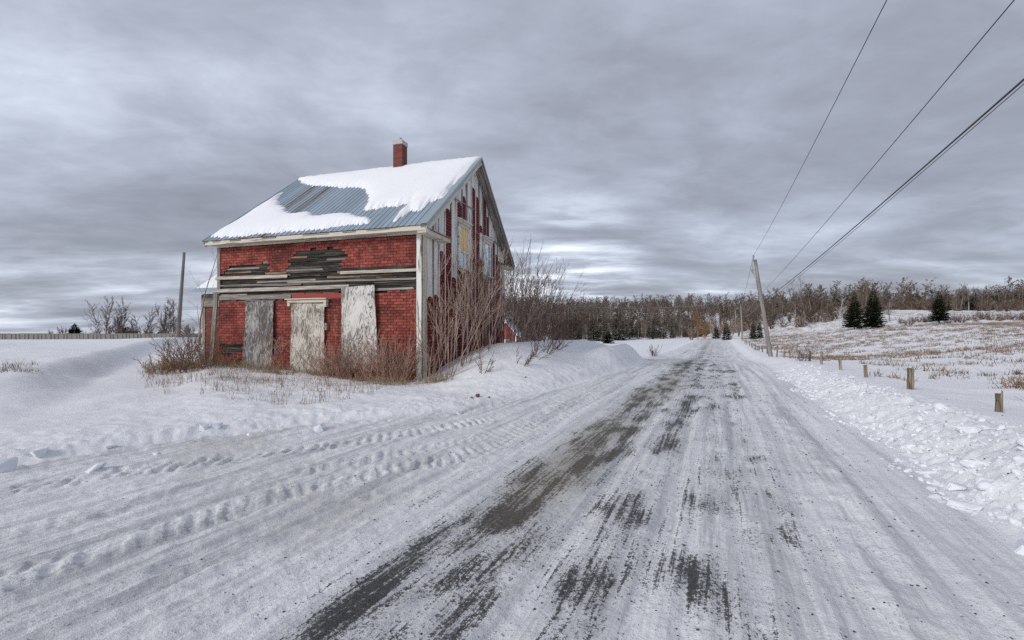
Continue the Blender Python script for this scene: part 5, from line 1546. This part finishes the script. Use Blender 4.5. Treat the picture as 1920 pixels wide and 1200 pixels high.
    for i in range(5):
        out = shrub_mesh(280 + i, 12, 2.0, .8, .035, [lv(5, .1, .03, 1.4, (.4, .8), .5, .6, .2, .35, .014), lv(3, .12, .03, 1.2, (.4, .8), .5, .6, .2, .4, .012), lv(2, .12, .02, tip=.5, rmin=.01)])
        V, F = tubes(out[0], 4); a = mesh_np('stem', V, F, M_TWIG); V, F = tubes(out[1] + out[2], 3); b = mesh_np('twigs', V, F, M_TWIG); hm.append((a, b))
    for k in range(30):
        px = 1690 + k * 8.3 + rng.uniform(-4, 4); Y = 86 + rng.uniform(-2, 6); X = atpx(px, Y)
        T = empty('hedge_bush', (X, Y, gz(X, Y) - .1), rng.uniform(0, 6)); s_ = rng.uniform(.6, 1.1); T.scale = (s_,) * 3
        tag(T, 'low bare bush in the straggling hedge at the top of the field', 'bush', 'hedge at the top of the field')
        a, b = rng.choice(hm); link('stem', a, T); link('twigs', b, T)
    # --- the wooded hillside
    protos, meshes = [], []
    for i in range(9):
        out = bare_tree(300 + i, 9.0, .10, P_WOOD)
        V, F = tubes(out[0], 4)
        V2, F2 = join_vf([tubes(out[1], 3), twigtris(out[2], i, 1.3), twigtris(out[3], i + 50, 1.5)])
        rr = random.Random(i); few = [q for q in out[3] if rr.random() < .17]; some = [q for q in out[2] if rr.random() < .62]
        V3, F3 = join_vf([twigtris(out[1], i, 1.3), twigtris(some, i, 2.7), twigtris(few, i, 6.5)])
        tq = tubes(out[0][::1], 3)
        meshes.append((mesh_np('trunk', V, F, M_BIRCH if i in (2, 6) else M_TRUNK), mesh_np('crown', V2, F2, M_TWIGF, smooth=False)))
        protos.append((tq[0], tq[1], V3, F3))
    edge_px = [400, 940, 1060, 1180, 1300, 1345, 1430, 1500, 1600, 1700, 1800, 2000]
    edge_Y = [100, 100, 104, 114, 122, 128, 122, 108, 112, 128, 118, 112]
    near, far = [], []
    for _ in range(9000):
        px = rng.uniform(620, 2010); f = rng.random()
        Y0 = np.interp(px, edge_px, edge_Y); Y = Y0 + f * (330 - Y0)
        X = atpx(px, Y)
        if px < 960 and Y < 180: continue
        if 1325 < px < 1372 and Y < 140: continue
        # keep density per ground area roughly even
        if rng.random() > Y / 300 * (1.0 if px < 1330 else .8): continue
        (near if Y - Y0 < 42 else far).append((X, Y, px))
    near.sort(key=lambda c: c[1])
    pick = near[:]; rng.shuffle(pick)
    singles = pick[:285]; others = pick[285:640] + far[:1800]
    for X, Y, px in singles:
        i = rng.randrange(9)
        right = px > 1660
        T = empty('woodland_tree', (X, Y, gz(X, Y)), rng.uniform(0, 6)); s_ = rng.uniform(.45, 1.05) * (.64 if right else .85); T.scale = (s_ * rng.uniform(1.2, 1.6),) * 2 + (s_,)
        if px < 1330: lab, g = 'bare grey tree in the front rows of the wooded hillside left of the road', 'front trees of the wood left of the road'
        elif px < 1660: lab, g = 'bare grey tree in the front rows of the wood behind the leaning pole', 'front trees of the wood behind the pole'
        else: lab, g = 'bare pale tree in the front rows of the wood behind the field hedge', 'front trees of the wood behind the hedge'
        tag(T, lab, 'tree', g)
        link('trunk', meshes[i][0], T); link('crown', meshes[i][1], T)
    VT, FT, VC, FC = [], [], [], []; nt_ = nc_ = 0
    P3 = np.array([(c[0], c[1]) for c in others]); ZZ = height(P3[:, 0], P3[:, 1])
    for (X, Y, px), z in zip(others, ZZ):
        V, F, V2, F2 = protos[rng.randrange(9)]
        a = rng.uniform(0, 6.28); s_ = rng.uniform(.5, 1.05); c, sn = math.cos(a) * s_, math.sin(a) * s_
        M = np.array([[c * 1.45, -sn * 1.45, 0], [sn * 1.45, c * 1.45, 0], [0, 0, s_]])
        VT.append(V @ M.T + (X, Y, z)); FT.append(F + nt_); nt_ += len(V)
        u, inv = np.unique(F2.ravel(), return_inverse=True)
        VC.append(V2[u] @ M.T + (X, Y, z)); FC.append(inv.reshape(-1, 3) + nc_); nc_ += len(u)
    T = empty('hillside_wood', (0, 0, 0)); tag(T, 'leafless brown wood covering the hills behind', 'woodland', kind='stuff')
    o = link('trunks', mesh_np('trunks', np.concatenate(VT), np.concatenate(FT), M_TRUNK), T); tag(o, kind='stuff')
    o = link('crowns', mesh_np('crowns', np.concatenate(VC), np.concatenate(FC), M_TWIGF), T); tag(o, kind='stuff')
    # --- undergrowth: low brush filling the wood
    ug = []
    for i in range(5):
        out = shrub_mesh(350 + i, 7, 2.6, .6, .03, [lv(4, .1, .05, 2.0, (.4, .9), .62, .7, .15, .5), lv(1, .12, .05, tip=.6, rmin=.026)])
        ug.append(join_vf([twigtris(out[0], i, 1.5), twigtris(out[1], i, 3.0)]))
    UV, UF, un = [], [], 0
    spots = []
    while len(spots) < 2200:
        px = rng.uniform(620, 2010); f = rng.random() ** 1.3; Y0 = np.interp(px, edge_px, edge_Y); Y = Y0 - 1 + f * (320 - Y0)
        if px < 960 and Y < 180 or 1325 < px < 1372 and Y < 128: continue
        if Y - Y0 < 30 and px < 1300 and rng.random() < .55: continue
        spots.append((atpx(px, Y), Y))
    SP = np.array(spots); SZ = height(SP[:, 0], SP[:, 1])
    for (X, Y), z in zip(spots, SZ):
        V, F = ug[rng.randrange(5)]; a = rng.uniform(0, 6.28); s_ = rng.uniform(.5, 1.5); c, sn = math.cos(a) * s_, math.sin(a) * s_
        UV.append(V @ np.array([[c * 1.2, -sn * 1.2, 0], [sn * 1.2, c * 1.2, 0], [0, 0, s_]]).T + (X, Y, z)); UF.append(F + un); un += len(V)
    o = link('undergrowth', mesh_np('undergrowth', np.concatenate(UV), np.concatenate(UF), M_TWIGF, smooth=False)); tag(o, 'brown brushy undergrowth filling the wood', kind='stuff')
    # --- conifers in the wood
    cp = [sp_mesh(400 + i, 7.0, 1.35 + .15 * i, .8, .04) for i in range(4)]
    spots = [(px, rng.uniform(-9, -3), rng.uniform(.75, 1.2), 0) for px in (1066, 1074, 1083, 1108, 1113, 1121, 1129, 1152, 1160, 1166, 1180, 1196, 1222, 1230, 1244, 1262)]
    spots += [(rng.uniform(1180, 1300), rng.uniform(5, 60), rng.uniform(.7, 1.0), 0) for _ in range(8)]
    spots += [(rng.uniform(1000, 1330), rng.uniform(110, 190), rng.uniform(.8, 1.15), 1) for _ in range(22)]
    spots += [(rng.uniform(1440, 1600), rng.uniform(20, 150), rng.uniform(.8, 1.2), 1) for _ in range(26)]
    spots += [(rng.uniform(1600, 1790), rng.uniform(8, 90), rng.uniform(.7, 1.1), 2) for _ in range(22)]
    spots += [(rng.uniform(1775, 1960), rng.uniform(4, 45), rng.uniform(.8, 1.2), 2) for _ in range(42)]
    labs = (('narrow dark spruce at the foot of the wooded hill left of the road', 'spruces at the foot of the wooded hill'), ('small dark spruce scattered high among the bare trees of the hill', 'spruces scattered among the bare trees'), ('dark spruce in the belt behind the field hedge', 'spruces behind the field hedge'))
    for px, dY, sc, kind in spots:
        Y = np.interp(px, edge_px, edge_Y) + dY - 3; X = atpx(px, Y)
        spruce('wood_spruce', X, Y, rng.choice(cp), labs[kind][0], labs[kind][1], (sc * rng.uniform(.8, 1.1), sc), rng.uniform(0, 6))


build_trees()

if __name__ == '__main__':
    pass
